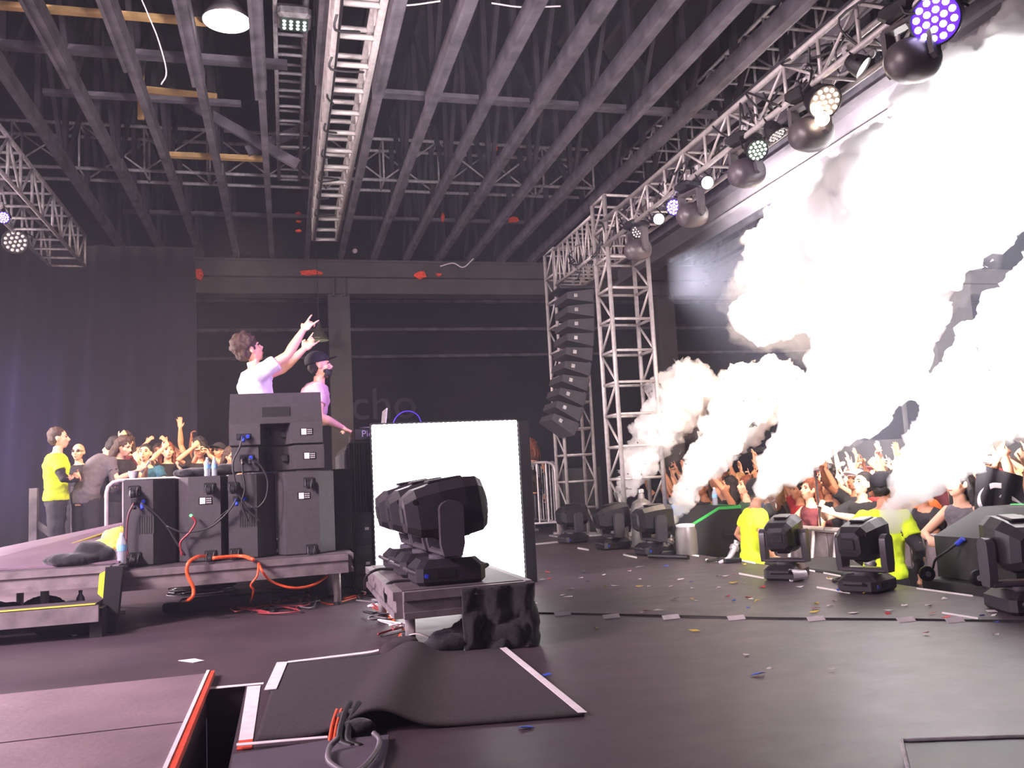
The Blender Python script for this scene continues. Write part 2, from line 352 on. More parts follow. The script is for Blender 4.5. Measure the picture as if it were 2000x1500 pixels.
# ------------------------------------------------------------------ trusses (chords, cross frames and diagonals as parts)
def truss(label, a, b, w, h, bay, rc=.024, rr=.016, m=ALU, group='aluminium box trusses', diag=True, caps=True):
    a, b = V(a), V(b); L = (b-a).length; t = (b-a)/L
    side = V((1, 0, 0)) if abs(t.x) < .5 else V((0, 1, 0)); up = t.cross(side).normalized(); side = up.cross(t)
    root = thing('box_truss', label, 'truss', a, 0, group)
    cr = [side*(w/2*i)+up*(h/2*j) for i, j in ((-1, -1), (1, -1), (1, 1), (-1, 1))]
    for c in cr: MB().tube([a+c, b+c], rc, 10).build('chord', m, root, smooth=True)
    n = max(2, round(L/bay))
    fr = None; dgs = {}
    for k in range(n+1):
        if fr is None:
            mb = MB()
            for i in range(4): mb.tube([a+cr[i], a+cr[(i+1) % 4]], rr, 6)
            fr = mb.build('rung_frame', m, root, smooth=True); q = fr
        else:
            q = fr.copy(); COL.objects.link(q); q.location = t*(L*k/n)
    if diag:
        dl = t*(L/n)
        for k in range(n):
            for f, (i, j) in enumerate(((1, 2), (3, 0))):
                key = (f, k % 2)
                if key not in dgs:
                    p0, p1 = (cr[i], cr[j]) if k % 2 == 0 else (cr[j], cr[i])
                    dgs[key] = (MB().tube([a+dl*k+p0, a+dl*(k+1)+p1], rr*.85, 6).build('diagonal', m, root, smooth=True), k)
                else:
                    src, k0 = dgs[key]; q = src.copy(); COL.objects.link(q); q.location = t*(L*(k-k0)/n)
    return root
truss('bright aluminium ladder truss hanging below the joists in mid picture', (.58, 2.6, 4.35), (.58, 11.6, 4.35), .31, .31, .44, .03, .024, diag=False)
truss('dull aluminium truss above the joists left of the bright ladder truss', (.13, 6.9, 5.35), (.13, 12.1, 5.35), .28, .3, .40, .022, .018, ALU_D)
truss('dim aluminium truss at the left edge carrying a round LED lamp', (-2.72, 7.2, 4.12), (-2.72, 12.1, 4.12), .42, .42, .42, .022, .016, ALU_D)
truss('long dim truss crossing the roof behind the joists', (-4.2, 12.3, 5.55), (4.7, 12.3, 5.55), .45, .62, .78, .024, .016, ALU_D)
truss('front-of-stage truss with all the lamps, running over the stage lip', (3.82, 2.4, 3.64), (3.82, 9.2, 3.64), .3, .3, .42, .024, .014)
truss('upper dull truss above the joists over the audience side', (5.25, 6.9, 5.45), (5.25, 11.8, 5.45), .36, .36, .42, .02, .016, ALU_D)
truss('nearer upright aluminium tower on the stage lip', (3.95, 9.4, .02), (3.95, 9.4, 4.1), .5, .42, .36, .026, .018, ALU, 'upright tower trusses')
truss('farther upright aluminium tower behind the hung loudspeakers', (3.93, 11.5, .02), (3.93, 11.5, 4.05), .42, .42, .38, .024, .016, ALU, 'upright tower trusses')
truss('short header truss joining the two tower tops', (3.93, 9.66, 3.76), (3.93, 11.25, 3.76), .42, .5, .2, .02, .013, ALU)
for k, (x, y, s) in enumerate(((3.95, 9.4, 'nearer'), (3.93, 11.5, 'farther'))):
    mb = MB(); mb.box((x, y, .01), (.7, .62, .02)); tag(mb.build('base_plate', ALU_D), 'flat metal base plate under the %s upright tower' % s, 'base plate')
# orange foam patches stuck on the header beam and pipes
for k, (px, py, w_, h_, lab, Y_) in enumerate(((348, 530, .2, .07, 'small orange foam strip on the header beam beside the curtain', 15.18), (388, 536, .2, .24, 'orange foam chunk at the curtain end of the header beam', 15.18), (605, 532, .5, .12, 'long orange foam strip on the header beam below the ladder truss', 15.18),
        (822, 537, .3, .16, 'torn orange foam piece on the header beam right of the column', 15.18), (858, 536, .12, .07, 'tiny orange foam scrap beside the torn orange piece', 15.18), (967, 283, .09, .24, 'upright orange foam scrap on the crossing truss', 11.9),
        (865, 424, .06, .15, 'small red-orange foam bit on a far pipe', 13.5), (1003, 428, .22, .12, 'red-orange foam splash between two far joists', 13.5), (583, 432, .1, .04, 'middle of three little orange dabs left of the ladder truss', 13.5), (583, 416, .1, .04, 'upper of three little orange dabs left of the ladder truss', 13.5), (583, 450, .1, .04, 'lower of three little orange dabs left of the ladder truss', 13.5))):
    p = PY(px, py, Y_); n = 11; random.seed(k+40)
    poly = [V((w_/2*math.cos(2*PI*i/n)*random.uniform(.6, 1.1), 0, h_/2*math.sin(2*PI*i/n)*random.uniform(.6, 1.1))) for i in range(n)]
    tag(MB().prism(poly, (0, .05, 0), p).build('foam_patch', mat('orange_foam', '#e2492b', .9, 0, .2, 30)), lab, 'foam', 'orange foam patches')
# pendant lamps
def pendant(label, p, r, lit, m):
    t = thing('pendant_lamp', label, 'lamp', p, 0, 'high-bay pendant lamps')
    mb = MB().lathe([(.001, r*1.5), (r*.22, r*1.5), (r*.3, r*1.2), (r*.55, r*.8), (r*.85, r*.35), (r, 0), (r*.97, .0), (r*.82, r*.35), (r*.5, r*.75), (.001, r*.8)], p, n=32)
    mb.build('shade', m, t, smooth=True)
    MB().lathe([(.001, .01), (r*.96, .01), (r*.96, .0), (.001, -.005)], p, n=32).build('diffuser', lit, t)
    MB().box(p+V((0, 0, r*1.7)), (r*.5, r*.4, r*.5), bev=.02).build('ballast', BLKM, t); MB().tube([p+V((0, 0, r*1.9)), p+V((0, 0, max(r*1.9+.4, 5.0-p.z)))], .006).build('hook', BLKM, t)
pendant('big white-lit round pendant lamp between joists, upper left', PZ(443, 42, 5.02)+V((0, 0, 0)), .215, mat('lit_diffuser', '#fff7f4', .4, 0, 0, emit='#fff4f0', estr=5), mat('grey_lamp_shade', '#6e666a', .4, .3))
pendant('small dim bell-shaped pendant lamp beside the raised hands', PY(623, 665, 14.6), .17, mat('dim_diffuser', '#8f8a72', .4, 0, 0, emit='#c9c49a', estr=.25), mat('bell_lamp_glass', '#4f4d44', .3, .2))
# square LED flood on the dull truss
p = PZ(575, 48, 5.05); t = thing('flood_light', 'square twelve-lens flood light at the near end of the dull truss', 'lamp', p)
MB().box(p+V((0, 0, .06)), (.3, .3, .12), bev=.03).build('housing', ALU_D, t)
lb = MB()
for i in range(4):
    for j in range(3): lb.ell(p+V((-.09+.06*i, -.06+.06*j, -.003)), .02, n=8, m=4)
lb.build('lens_array', mat('flood_lens', '#cfe0da', .2, 0, 0, emit='#d8f0e8', estr=.9), t)
MB().box(p+V((0, 0, .0)), (.25, .22, .01)).build('face_plate', mat('flood_face', '#56665f', .3, .2), t)
# ------------------------------------------------------------------ LED wall of the booth
def led_mat():
    m = bpy.data.materials.new('led_screen_pixels'); m.use_nodes = True; nt = m.node_tree; b = nt.nodes['Principled BSDF']
    tc = nt.nodes.new('ShaderNodeTexCoord'); mp = nt.nodes.new('ShaderNodeMapping'); mp.inputs['Scale'].default_value = (80, 80, 80)
    vo = nt.nodes.new('ShaderNodeTexVoronoi'); vo.inputs['Randomness'].default_value = 0; vo.inputs['Scale'].default_value = 1
    nt.links.new(tc.outputs['Object'], mp.inputs[0]); nt.links.new(mp.outputs[0], vo.inputs['Vector'])
    r = nt.nodes.new('ShaderNodeMapRange'); r.inputs['From Min'].default_value = .2; r.inputs['From Max'].default_value = .75; r.inputs['To Min'].default_value = 7.5; r.inputs['To Max'].default_value = 2.5
    nt.links.new(vo.outputs['Distance'], r.inputs['Value']); nt.links.new(r.outputs['Result'], b.inputs['Emission Strength'])
    b.inputs['Emission Color'].default_value = (1, .93, .95, 1); b.inputs['Base Color'].default_value = (.1, .1, .1, 1); return m
LED = led_mat()
SX0, SX1, SY = .645, 1.8, 6.66
t = thing('led_screen', 'large white glowing LED panel on the side of the DJ booth', 'screen', (SX0, SY, 0))
mb = MB().use(BLKM); slab(mb, SX0-.01, SX1+.01, SY+.02, SY+.09, .0, 1.3)
for z in (0, .43, .87): slab(mb, SX0, SX1, SY+.09, SY+.13, z+.02, z+.06)
mb.build('cabinet', None, t)
mb = MB(); nx = 60; nz = 66
poly = []
for i in range(nx+1): poly.append(V((SX0+(SX1-SX0)*i/nx, 0, .01-(0.004 if i % 2 else 0))))
for i in range(nz+1): poly.append(V((SX1+(.004 if i % 2 else 0), 0, .01+(1.27)*i/nz)))
for i in range(nx+1): poly.append(V((SX1-(SX1-SX0)*i/nx, 0, 1.285+(.004 if i % 2 else 0))))
for i in range(nz+1): poly.append(V((SX0-(.004 if i % 2 else 0), 0, 1.28-1.27*i/nz)))
mb.prism(poly, (0, .02, 0), (0, SY, 0)); mb.build('led_face', LED, t)
t = thing('led_screen', 'edge-on LED wall across the front of the DJ booth', 'screen', (SX1+.05, SY, 0))
mb = MB(); slab(mb, SX1+.012, SX1+.085, SY-.01, 9.2, 0, 1.28); slab(mb, SX1+.085, SX1+.1, SY-.01, SY+.03, 0, 1.28); mb.build('cabinet', BLKM, t)
mb = MB(); slab(mb, SX1+.086, SX1+.093, SY+.04, 9.2, .01, 1.27); mb.build('led_face', LED, t)
# DJ table and gear
t = thing('dj_table', 'black draped DJ table behind the glowing LED panel', 'table', (1.1, 7.6, 0))
mb = MB(); slab(mb, .5, 1.7, 6.85, 9.0, 1.13, 1.18); mb.build('table_top', BLKM, t)
g = []
for j in range(7):
    z = 1.13*(1-j/6)+.0; g.append([V((.5+.012*math.sin(i*1.3+j*.3), 6.85+2.15*i/60, z+.01)) for i in range(61)])
MB().sheet(g, V((.006, 0, 0))).build('table_skirt', CLOTH, t)
g = [[V((.48+.2*i/20, 6.83+.012*math.sin(i*1.7), 1.16*(1-j/6)+.0)) for i in range(21)] for j in range(7)]
MB().sheet(g, V((0, .006, 0))).build('front_drape', CLOTH, t)
def deck_gear(name, label, x, y, w, d, h, kind):
    t = thing(name, label, 'DJ gear', (x, y, 1.18), 0, 'players and mixer on the DJ table' if kind != 'l' else None)
    MB().box((x, y, 1.18+h/2), (w, d, h), bev=.008).build('body', BLK, t)
    if kind == 'p': auto(MB().lathe([(.001, 0), (.1, 0), (.1, .012), (.085, .018), (.001, .02)], (x, y, 1.18+h), n=32).build('jog_wheel', STEEL, t)); MB().box((x+.11, y+.1, 1.18+h+.004), (.05, .05, .008)).build('button', LENS, t)
    if kind == 'm':
        for i in range(4):
            for j in range(3): MB().lathe([(.012, 0), (.01, .02), (.001, .021)], (x-.1+.065*i, y-.05+.09*j, 1.18+h), n=10).build('knob', STEEL if j else BLKM, t)
    return t
deck_gear('media_player', 'black media player with silver jog wheel at the near end of the DJ table', .68, 7.05, .31, .36, .1, 'p')
deck_gear('media_player', 'black media player with jog wheel beyond the near one', .72, 7.95, .31, .36, .1, 'p')
gm = deck_gear('dj_mixer', 'black DJ mixer in the middle of the DJ table', .7, 7.5, .33, .38, .1, 'm')
tm = text_mesh('Pioneer', .075, .001); o = put('brand_lettering', tm, WHITE, [x for x in TOP if x['label'].startswith('black media player with silver')][0]); o.rotation_euler = (PI/2, 0, 0); o.location = (-.10, -.183, .03)
t = thing('laptop', 'open laptop seen edge-on above the LED panel', 'laptop', (1.0, 7.2, 1.2))
MB().box((.9, 7.25, 1.195), (.24, .33, .015), bev=.004).build('keyboard_base', ALU_D, t); MB().box((.80, 7.25, 1.33), (.01, .33, .25), Matrix.Rotation(.12, 3, 'Y')).build('screen_lid', ALU_D, t)
cable('cable', [(.82, 6.95, 1.2), (.86, 6.95, 1.35), (.95, 6.95, 1.41), (1.05, 6.95, 1.37), (1.09, 6.95, 1.22)], .005, mat('violet_cable', '#4a2fd0', .4), 'thin violet cable arching above the LED panel')
tag(MB().box((1.28, 6.95, 1.25), (.15, .1, .1), bev=.01).build('effects_box', mat('violet_lit_box', '#3a24a8', .5)), 'small violet-lit box on the DJ table by the screen edge', 'box')  # violet light is put into the box colour
# ------------------------------------------------------------------ decks, riser
PLY = mat('black_ply_deck', '#4b4147', .55, 0, .18, 5)
FRAME = mat('deck_edge_aluminium', '#7b7074', .5, .35, .18, 10)
def deck(label, x0, x1, y0, y1, z, legs, skew=0, th=.13, group='low stage decks'):
    t = thing('stage_deck', label, 'stage deck', (x0, y0, 0), 0, group)
    mb = MB(); mb.prism([(x0, y0, z-.02), (x1, y0+skew, z-.02), (x1, y1+skew, z-.02), (x0, y1, z-.02)], (0, 0, .02)); mb.build('deck_board', PLY, t)
    def rail(a, b, nrm):
        a, b = V(a), V(b); d = (b-a).normalized(); q = V((d.y, -d.x, 0))*nrm; mb = MB()
        for (z0, z1, o) in ((z-.045, z-.004, .014), (z-th+.03, z-.045, .0), (z-th, z-th+.03, .012)):
            mb.prism([a+V((0, 0, z0)), b+V((0, 0, z0)), b+q*(.03+o)+V((0, 0, z0)), a+q*(.03+o)+V((0, 0, z0))], (0, 0, z1-z0))
        mb.build('edge_rail', FRAME, t)
    rail((x0, y0, 0), (x1, y0+skew, 0), 1); rail((x1, y0+skew, 0), (x1, y1+skew, 0), 1); rail((x1, y1+skew, 0), (x0, y1, 0), 1); rail((x0, y1, 0), (x0, y0, 0), 1)
    for lx, ly in legs:
        l = MB().tube([(lx, ly, .005), (lx, ly, z-.02)], .026, 14).build('leg', ALU, t, smooth=True)
        MB().box((lx, ly, z-.09), (.075, .075, .09), bev=.01).build('leg_socket', BLKM, l)
        MB().lathe([(.03, .0), (.03, .02), (.001, .022)], (lx, ly, .002), n=12).build('foot', RUBBER, l)
    return t
deck('main DJ riser deck carrying the loudspeaker stack', -1.06, .40, 6.08, 8.9, .36, [(.33, 6.32), (.31, 6.75), (.3, 7.3), (-.98, 8.7), (.3, 8.7)], .14)
deck('small low deck carrying three moving-head lamps', .52, 1.13, 4.17, 5.66, .31, [(.585, 4.42), (.56, 5.5), (1.08, 5.5), (1.08, 4.3)], .04)
deck('left side deck with a purple-lit ramp sheet on top', -3.2, -1.08, 6.0, 7.6, .41, [(-2.3, 6.5), (-1.55, 6.35), (-1.95, 7.3), (-1.3, 7.3)], -.02)
# step frame under the left deck
t = thing('stair_unit', 'low step with yellow nosing under the left deck', 'step', (-2.1, 5.8, 0))
mb = MB(); slab(mb, -3.3, -1.13, 5.72, 5.98, .17, .2); mb.build('tread', PLY, t)
mb = MB(); slab(mb, -3.3, -1.1, 5.69, 5.72, .1, .195); mb.build('front_rail', FRAME, t)
YEL = mat('yellow_hazard_tape', '#d8c64a', .5, 0, .12, 20)
mb = MB(); slab(mb, -3.3, -1.12, 5.70, 5.745, .2, .204); mb.build('yellow_nosing', YEL, t)
mb = MB(); slab(mb, -1.16, -1.09, 5.75, 5.98, .0, .17); mb.build('leg', BLKM, t)
mb = MB(); mb.prism([(-1.13, 5.9, 0), (-1.04, 5.9, 0), (-1.0, 5.9, .4), (-1.1, 5.9, .4)], (0, .07, 0)); mb.build('corner_post', BLKM, t)
tag(MB().prism([(-1.14, 0, .36), (-1.06, 0, .40), (-1.08, 0, .28), (-1.11, 0, .2), (-1.15, 0, .24)], (0, .004, 0), (0, 5.93, 0)).build('tape_strip', mat('loose_yellow_tape', '#d9dd3a', .5)), 'loose yellow tape hanging at the left deck corner', 'tape')
PINK = mat('pale_lilac_board', '#6f5a6a', .5, 0, .08, 4)
mb = MB(); mb.prism([PY(-120, 1122, 6.1), PY(232, 1100, 6.1), PY(300, 1010, 8.4), PY(-60, 1085, 7.3)], (0, 0, .012)); tag(mb.build('ramp_sheet', PINK), 'pale lilac ramp sheet lying on the left deck', 'ramp')
lump('cloth_bundle', 'bright yellow crumpled cloth beside the leftmost loudspeaker on the left deck', 'cloth', [((-1.32, 6.9, .46), (.2, .1, .05)), ((-1.2, 7.0, .5), (.16, .1, .08)), ((-1.45, 6.9, .44), (.1, .08, .03))], mat('yellow_cloth', '#e8cf62', .8), .012, .02, 10, 5) if 0 else None
mb = MB(); mb.tube([PY(120, 1070, 6.9), PY(245, 1028, 7.6)], .009, 6); tag(mb.build('yellow_rail', YEL), 'yellow-taped ramp edge leading up behind the loudspeakers', 'rail')
# cables mat, tapes
def matz(x, y):
    # hump of cable running under the mat
    t_ = (y-2.85)/1.4; cx = .24+.33*t_; return .012+(.072-.015*t_)*math.exp(-((x-cx)/(.13-.02*t_))**2)
def quad(px):  return [PZ(*p) for p in px]
ML = quad([(500, 1452), (545, 1300), (980, 1268), (1142, 1400)])
g = []
for j in range(25):
    r_ = []
    for i in range(81):
        a = ML[0].lerp(ML[1], j/24); b = ML[3].lerp(ML[2], j/24); p = a.lerp(b, i/80); p.z = matz(p.x, p.y)+.002*noise.noise(p*9); r_.append(p)
    g.append(r_)
tag(MB().sheet(g, .01).build('floor_mat', mat('charcoal_ribbed_carpet', '#3a3034', .95, 0, .2, 90, .8, 500), smooth=True), 'black carpet mat humped over cables in the foreground', 'mat')
def tape(label, px, m=WHITE, z=.016, on_mat=False, grp='tape strips on the stage', name='tape_strip'):
    P_ = [PZ(*p) for p in px]; mb = MB(); n = 14; g = []
    for i in range(n+1):
        a = P_[0].lerp(P_[1], i/n); b = P_[3].lerp(P_[2], i/n)
        for q in (a, b): q.z = (matz(q.x, q.y)+.004) if on_mat else z
        g.append([a, b])
    mb.sheet(g, .002); return tag(mb.build(name, m), label, 'tape', grp)
tape('white tape down the right edge of the mat', [(972, 1268), (1130, 1401), (1147, 1400), (986, 1268)], on_mat=True)
tape('short crumpled white tape at the left corner of the mat', [(541, 1300), (516, 1355), (540, 1353), (562, 1299)], on_mat=True)
tape('thin white tape along the far edge of the mat', [(562, 1301), (740, 1280), (740, 1276), (562, 1298)], on_mat=True)
tape('white tape scrap under the riser leg', [(800, 1268), (862, 1265), (862, 1262), (800, 1264)], on_mat=True)
tape('wide white tape along the right side of the open trap', [(483, 1342), (466, 1448), (494, 1445), (509, 1340)], z=.003)
tape('red-orange tape end beside the open trap', [(466, 1448), (462, 1466), (492, 1463), (494, 1445)], RED, .003)
tape('thin pale tape along the far end of the open trap', [(410, 1347), (515, 1337), (515, 1334), (410, 1343)], z=.003)
tape('thin pale tape in front of the mat', [(462, 1468), (640, 1452), (640, 1448), (462, 1463)], z=.018)
tape('torn white tape scrap left of the mat', [(348, 1291), (378, 1295), (399, 1291), (380, 1287)], z=.003)
for k, (a, b) in enumerate((((1032, 1066), (1112, 1058)), ((1128, 1072), (1150, 1076)), ((1217, 1085), (1244, 1091)), ((1378, 1095), (1412, 1099)), ((1334, 1082), (1365, 1088)), ((1440, 1095), (1476, 1102)), ((1443, 1122), (1492, 1131)), ((1595, 1149), (1660, 1160)), ((1608, 1121), (1642, 1127)), ((1614, 1131), (1640, 1135)), ((1790, 1151), (1900, 1166)), ((1840, 1199), (1910, 1210)), ((1570, 1114), (1592, 1118)))):
    tape('white tape dash on the stage lip, %s from the left' % ORD[k], [a, b, (b[0], b[1]-3), (a[0], a[1]-3)], z=.003, grp='white tape dashes along the stage lip')
# hatch boards at bottom left
WOODP = mat('worn_painted_plywood', '#78646a', .6, 0, .12, 3, .2, 30)
t = thing('trap_cover', 'worn pinkish plywood cover panel left of the open trap', 'panel', (-1.2, 3, 0))
for k, (y0, y1) in enumerate(((1.0, 3.32), (3.335, 4.17))):
    mb = MB(); slab(mb, -2.6, -.365, y0, y1, .001, .022); mb.build('board', WOODP, t)
mb = MB(); slab(mb, -.365, -.352, 1.0, 4.2, .001, .03); mb.build('white_edge_strip', WHITE, t)
mb = MB(); slab(mb, -.352, -.33, 1.0, 4.2, .001, .026); mb.build('red_edge_strip', RED, t)
mb = MB(); mb.prism([PZ(455, 1484), PZ(640, 1455), PZ(760, 1445), PZ(740, 1560), PZ(440, 1580)], (0, 0, .016)); tag(mb.build('floor_board', mat('blue_grey_ply_board', '#554c58', .6, 0, .12, 5)), 'blue-grey board in front of the mat beside the trap', 'panel')
t = thing('road_case', 'dark road-case corner at the bottom right edge', 'case', (1.7, 1.3, 0))
mb = MB(); mb.prism([PZ(1764, 1478), PZ(2010, 1470), PZ(2300, 1620), PZ(1800, 1640)], (0, 0, .04)); mb.build('lid', BLKM, t)
mb = MB().tube([PZ(1764, 1478)+V((0, 0, .042)), PZ(2010, 1470)+V((0, 0, .042))], .006); mb.build('edge_trim', ALU_D, t)
mb = MB().tube([PZ(1764, 1478)+V((0, 0, .042)), PZ(1800, 1640)+V((0, 0, .042))], .006); mb.build('edge_trim', ALU_D, t)
# long cable with white tape marks
A = PZ(1020, 1198); B = PZ(2040, 1216)
cable('cable', [A, A.lerp(B, .2)+V((0, -.01, 0)), A.lerp(B, .5)+V((0, -.05, 0)), A.lerp(B, .8)+V((0, .0, 0)), B], .011, RUBBER, 'long black cable crossing the stage floor, taped with white')
for k, px in enumerate((1097, 1192, 1308, 1435, 1590, 1765, 1860)):
    p = PZ(px, 1200.5+(px-1020)*.012+(4 if 1190 < px < 1900 else 0)); mb = MB(); mb.prism([(p.x-.05, p.y-.03, 0), (p.x+.05, p.y-.03, 0), (p.x+.05, p.y-.008, .02), (p.x-.05, p.y-.008, .02)], (0, 0, .002))
    tag(mb.build('tape_strip', WHITE), 'white tape tab over the long black cable, %s from the left' % ORD[k], 'tape', 'tape tabs over the stage cable')
# black drape at the end of the riser, bundled cloth beneath
def lump(name, label, cat, blobs, m, vox=.02, dis=.02, sc_=6, seed=0, group=None, sm=2):
    mb = MB()
    for c, r in blobs: mb.ell(c, r, n=16, m=10)
    me = remesh(mb, vox, sm, name=name)
    for v in me.vertices: 
        p = v.co*sc_+V((seed, 0, 0)); v.co = v.co+v.normal*(dis*(1-2*abs(noise.noise(p)))*.8)
    me.update(); o = put(name, me, m); return tag(o, label, cat, group)
g = []
for j in range(15):
    z = .30-.295*j/14; r_ = []
    for i in range(61):
        u_ = i/60; 
        if u_ < .6: p = V((.80+.36*u_/.6, 4.155, z))
        else: p = V((1.17, 4.17+.9*(u_-.6)/.4, z))
        f = .008+.014*j/14; n_ = V((0, -1, 0)) if u_ < .58 else (V((.7, -.7, 0)) if u_ < .63 else V((1, 0, 0)))
        r_.append(p+n_*(f*(1+math.sin(i*.45+.8*math.sin(j*.5)))+.07*(j/14)*noise.noise(V((i*.11, j*.25, 1)))+.012*noise.noise(V((i*.4, j*.5, 1)))))
    g.append(r_)
tag(MB().sheet(g, V((-.004, .004, 0))).build('riser_drape', CLOTH, smooth=True), 'black drape gathered round the right end of the lamp deck', 'drape')
lump('cloth_bundle', 'bundled black cloth slumped on the floor under the lamp deck', 'cloth', [((.76, 4.22, .05), (.12, .08, .05)), ((.9, 4.24, .07), (.14, .09, .08)), ((1.05, 4.2, .07), (.12, .1, .08)), ((.7, 4.2, .03), (.08, .06, .03))], CLOTH, .012, .03, 9)
lump('bag', 'black duffel bag on the floor under the left step', 'bag', [((-1.32, 5.98, .1), (.2, .14, .1)), ((-1.42, 5.98, .1), (.12, .12, .09)), ((-1.2, 5.99, .09), (.1, .12, .09))], mat('black_nylon', '#201d22', .7), .015, .012, 8)
lump('garment', 'dark folded jacket lying on the left deck beside a bottle', 'garment', [((-1.35, 6.15, .45), (.17, .1, .035)), ((-1.25, 6.2, .49), (.1, .08, .06)), ((-1.18, 6.2, .46), (.08, .08, .05))], CLOTH, .012, .02, 10)
lump('bag', 'dark bag seen under the left deck at the picture edge', 'bag', [((-1.95, 6.6, .09), (.14, .12, .1)), ((-1.85, 6.62, .08), (.1, .1, .08))], mat('black_nylon', '#201d22', .7), .015, .02, 8, 3)
lump('bag', 'crumpled black sack behind the step between the deck legs', 'bag', [((-1.62, 6.6, .09), (.13, .1, .09)), ((-1.52, 6.6, .06), (.1, .1, .06))], mat('black_nylon', '#201d22', .7), .015, .03, 8, 7)
lump('garment', 'dark jacket thrown over the top of the loudspeakers by the bottles', 'garment', [((-.68, 6.9, .99), (.14, .1, .03)), ((-.54, 6.9, .99), (.1, .08, .035)), ((-.45, 6.95, 1.0), (.1, .08, .045))], CLOTH, .012, .015, 10, 4)
lump('cloth_bundle', 'green and pink crumpled cloth behind the decks on the floor', 'cloth', [((-.55, 9.2, .05), (.3, .1, .06)), ((-.2, 9.2, .05), (.3, .12, .07))], mat('dull_green_cloth', '#56644f', .9), .02, .04, 7, 2)
lump('cloth_bundle', 'bright yellow crumpled cloth on the left deck beside the leftmost loudspeaker', 'cloth', [(PY(215, 1068, 6.7), (.16, .12, .05)), (PY(180, 1075, 6.7), (.12, .1, .03)), (PY(228, 1052, 6.9), (.1, .1, .07))], mat('yellow_cloth', '#e3cb60', .8), .012, .03, 10, 5)
# bottles
def bottle(label, p, s=1, lab=True, rot=None):
    t = thing('water_bottle', label, 'bottle', p, 0, 'clear plastic water bottles')
    R = rot or Matrix.Identity(3); ax = R@V((0, 0, 1))
    auto(MB().lathe([(.001, 0), (.03*s, 0), (.033*s, .01*s), (.031*s, .04*s), (.033*s, .06*s), (.031*s, .09*s), (.033*s, .14*s), (.028*s, .165*s), (.014*s, .19*s), (.013*s, .205*s), (.001, .206*s)], p, ax, 18).build('body', mat('clear_bottle_plastic', '#cfd6e4', .15, 0, 0, trans=.6), t))
    if lab: MB().lathe([(.034*s, .09*s), (.034*s, .135*s)], p, ax, 18).build('label_band', mat('blue_white_label', '#7fb2dd', .5), t)
    MB().lathe([(.015*s, .2*s), (.015*s, .218*s), (.001, .219*s)], p, ax, 12).build('cap', WHITE, t)
bottle('water bottle standing on the left deck beside the loudspeakers', PY(238, 1101, 6.16), .92)
bottle('left one of two water bottles on top of the loudspeakers', PY(405, 930, 6.55), .62); bottle('right one of two water bottles on top of the loudspeakers', PY(419, 930, 6.55), .62)
bottle('upright water bottle on the floor behind the step', (-1.42, 6.75, 0), .9, False)
bottle('water bottle lying on the floor behind the step', (-1.3, 6.6, .035), .9, False, Matrix.Rotation(PI/2, 3, 'Y'))
bottle('water bottle standing on the green-taped loudspeaker', V((4.6, 8.75, .42)), .9)
t = thing('plastic_cup', 'clear plastic cup tipped over on the stage lip', 'cup', PZ(1562, 1135)+V((0, 0, .05)))
p = PZ(1575, 1134)+V((0, 0, .042)); auto(MB().lathe([(.001, 0), (.03, 0), (.045, .11), (.047, .112), (.043, .11), (.028, .004), (.001, .003)], p, (-1, .15, 0), 20).build('cup_wall', mat('frosted_cup', '#d9d2dc', .3, 0, 0, trans=.4), t))
t = thing('plastic_cup', 'clear plastic cup on the top corner of the left loudspeaker', 'cup', PY(261, 932, 6.45)); p = PY(261, 934, 6.45)
auto(MB().lathe([(.001, 0), (.026, 0), (.036, .05), (.033, .05), (.024, .003), (.001, .003)], p, n=18).build('cup_wall', mat('frosted_cup', '#d9d2dc', .3), t))
# confetti
random.seed(11); CC = {'white': '#e4dade', 'yellow': '#d9b93a', 'red': '#c22a35', 'blue': '#2e55c8'}
k = 0
spots = [(1148, 1137, 'blue'), (1182, 1146, 'yellow'), (1199, 1145, 'white'), (1262, 1195, 'red'), (1253, 1197, 'white'), (1030, 1423, 'blue'), (1352, 1171, 'yellow'), (1455, 1104, 'yellow'), (1620, 1131, 'yellow'), (1852, 1209, 'red'), (1434, 1124, 'red'), (1135, 1130, 'white'), (1061, 1134, 'white'), (1045, 1181, 'white'), (1110, 1167, 'white'), (1310, 1148, 'white'), (1287, 1195, 'white'), (1490, 1148, 'red'), (1738, 1150, 'white'), (1846, 1171, 'white'), (146, 1243, 'white'), (505, 1195, 'white')]
for _ in range(58): spots.append((random.uniform(1060, 1950), 0, random.choice(['white']*5+['yellow', 'yellow', 'red', 'red', 'blue'])))
for x, y, c in spots:
    if y == 0:
        lo = 1085+(x-1200)*.14 if x > 1200 else 1085; y = random.uniform(lo+6, 1190+max(0, (x-1300))*.03) if random.random() < .85 else random.uniform(1215, 1330)
    p = PZ(x, y); s = .018 if random.random() < .7 else .03; a = random.uniform(0, PI)
    if (x, y) == (1030, 1423): s = .03
    q = [V((math.cos(a+b)*s*random.uniform(.8, 1.4), math.sin(a+b)*s*.6*random.uniform(.7, 1.2), .002+random.uniform(0, .012))) for b in (0, 1.3, 2.9, 4.4)]
    tag(MB().prism(q, (0, 0, .0015), p).build('confetti', mat('confetti_'+c, CC[c], .7, 0, 0)), '%s confetti scrap on the black stage floor' % c, 'confetti', 'paper confetti on the stage')
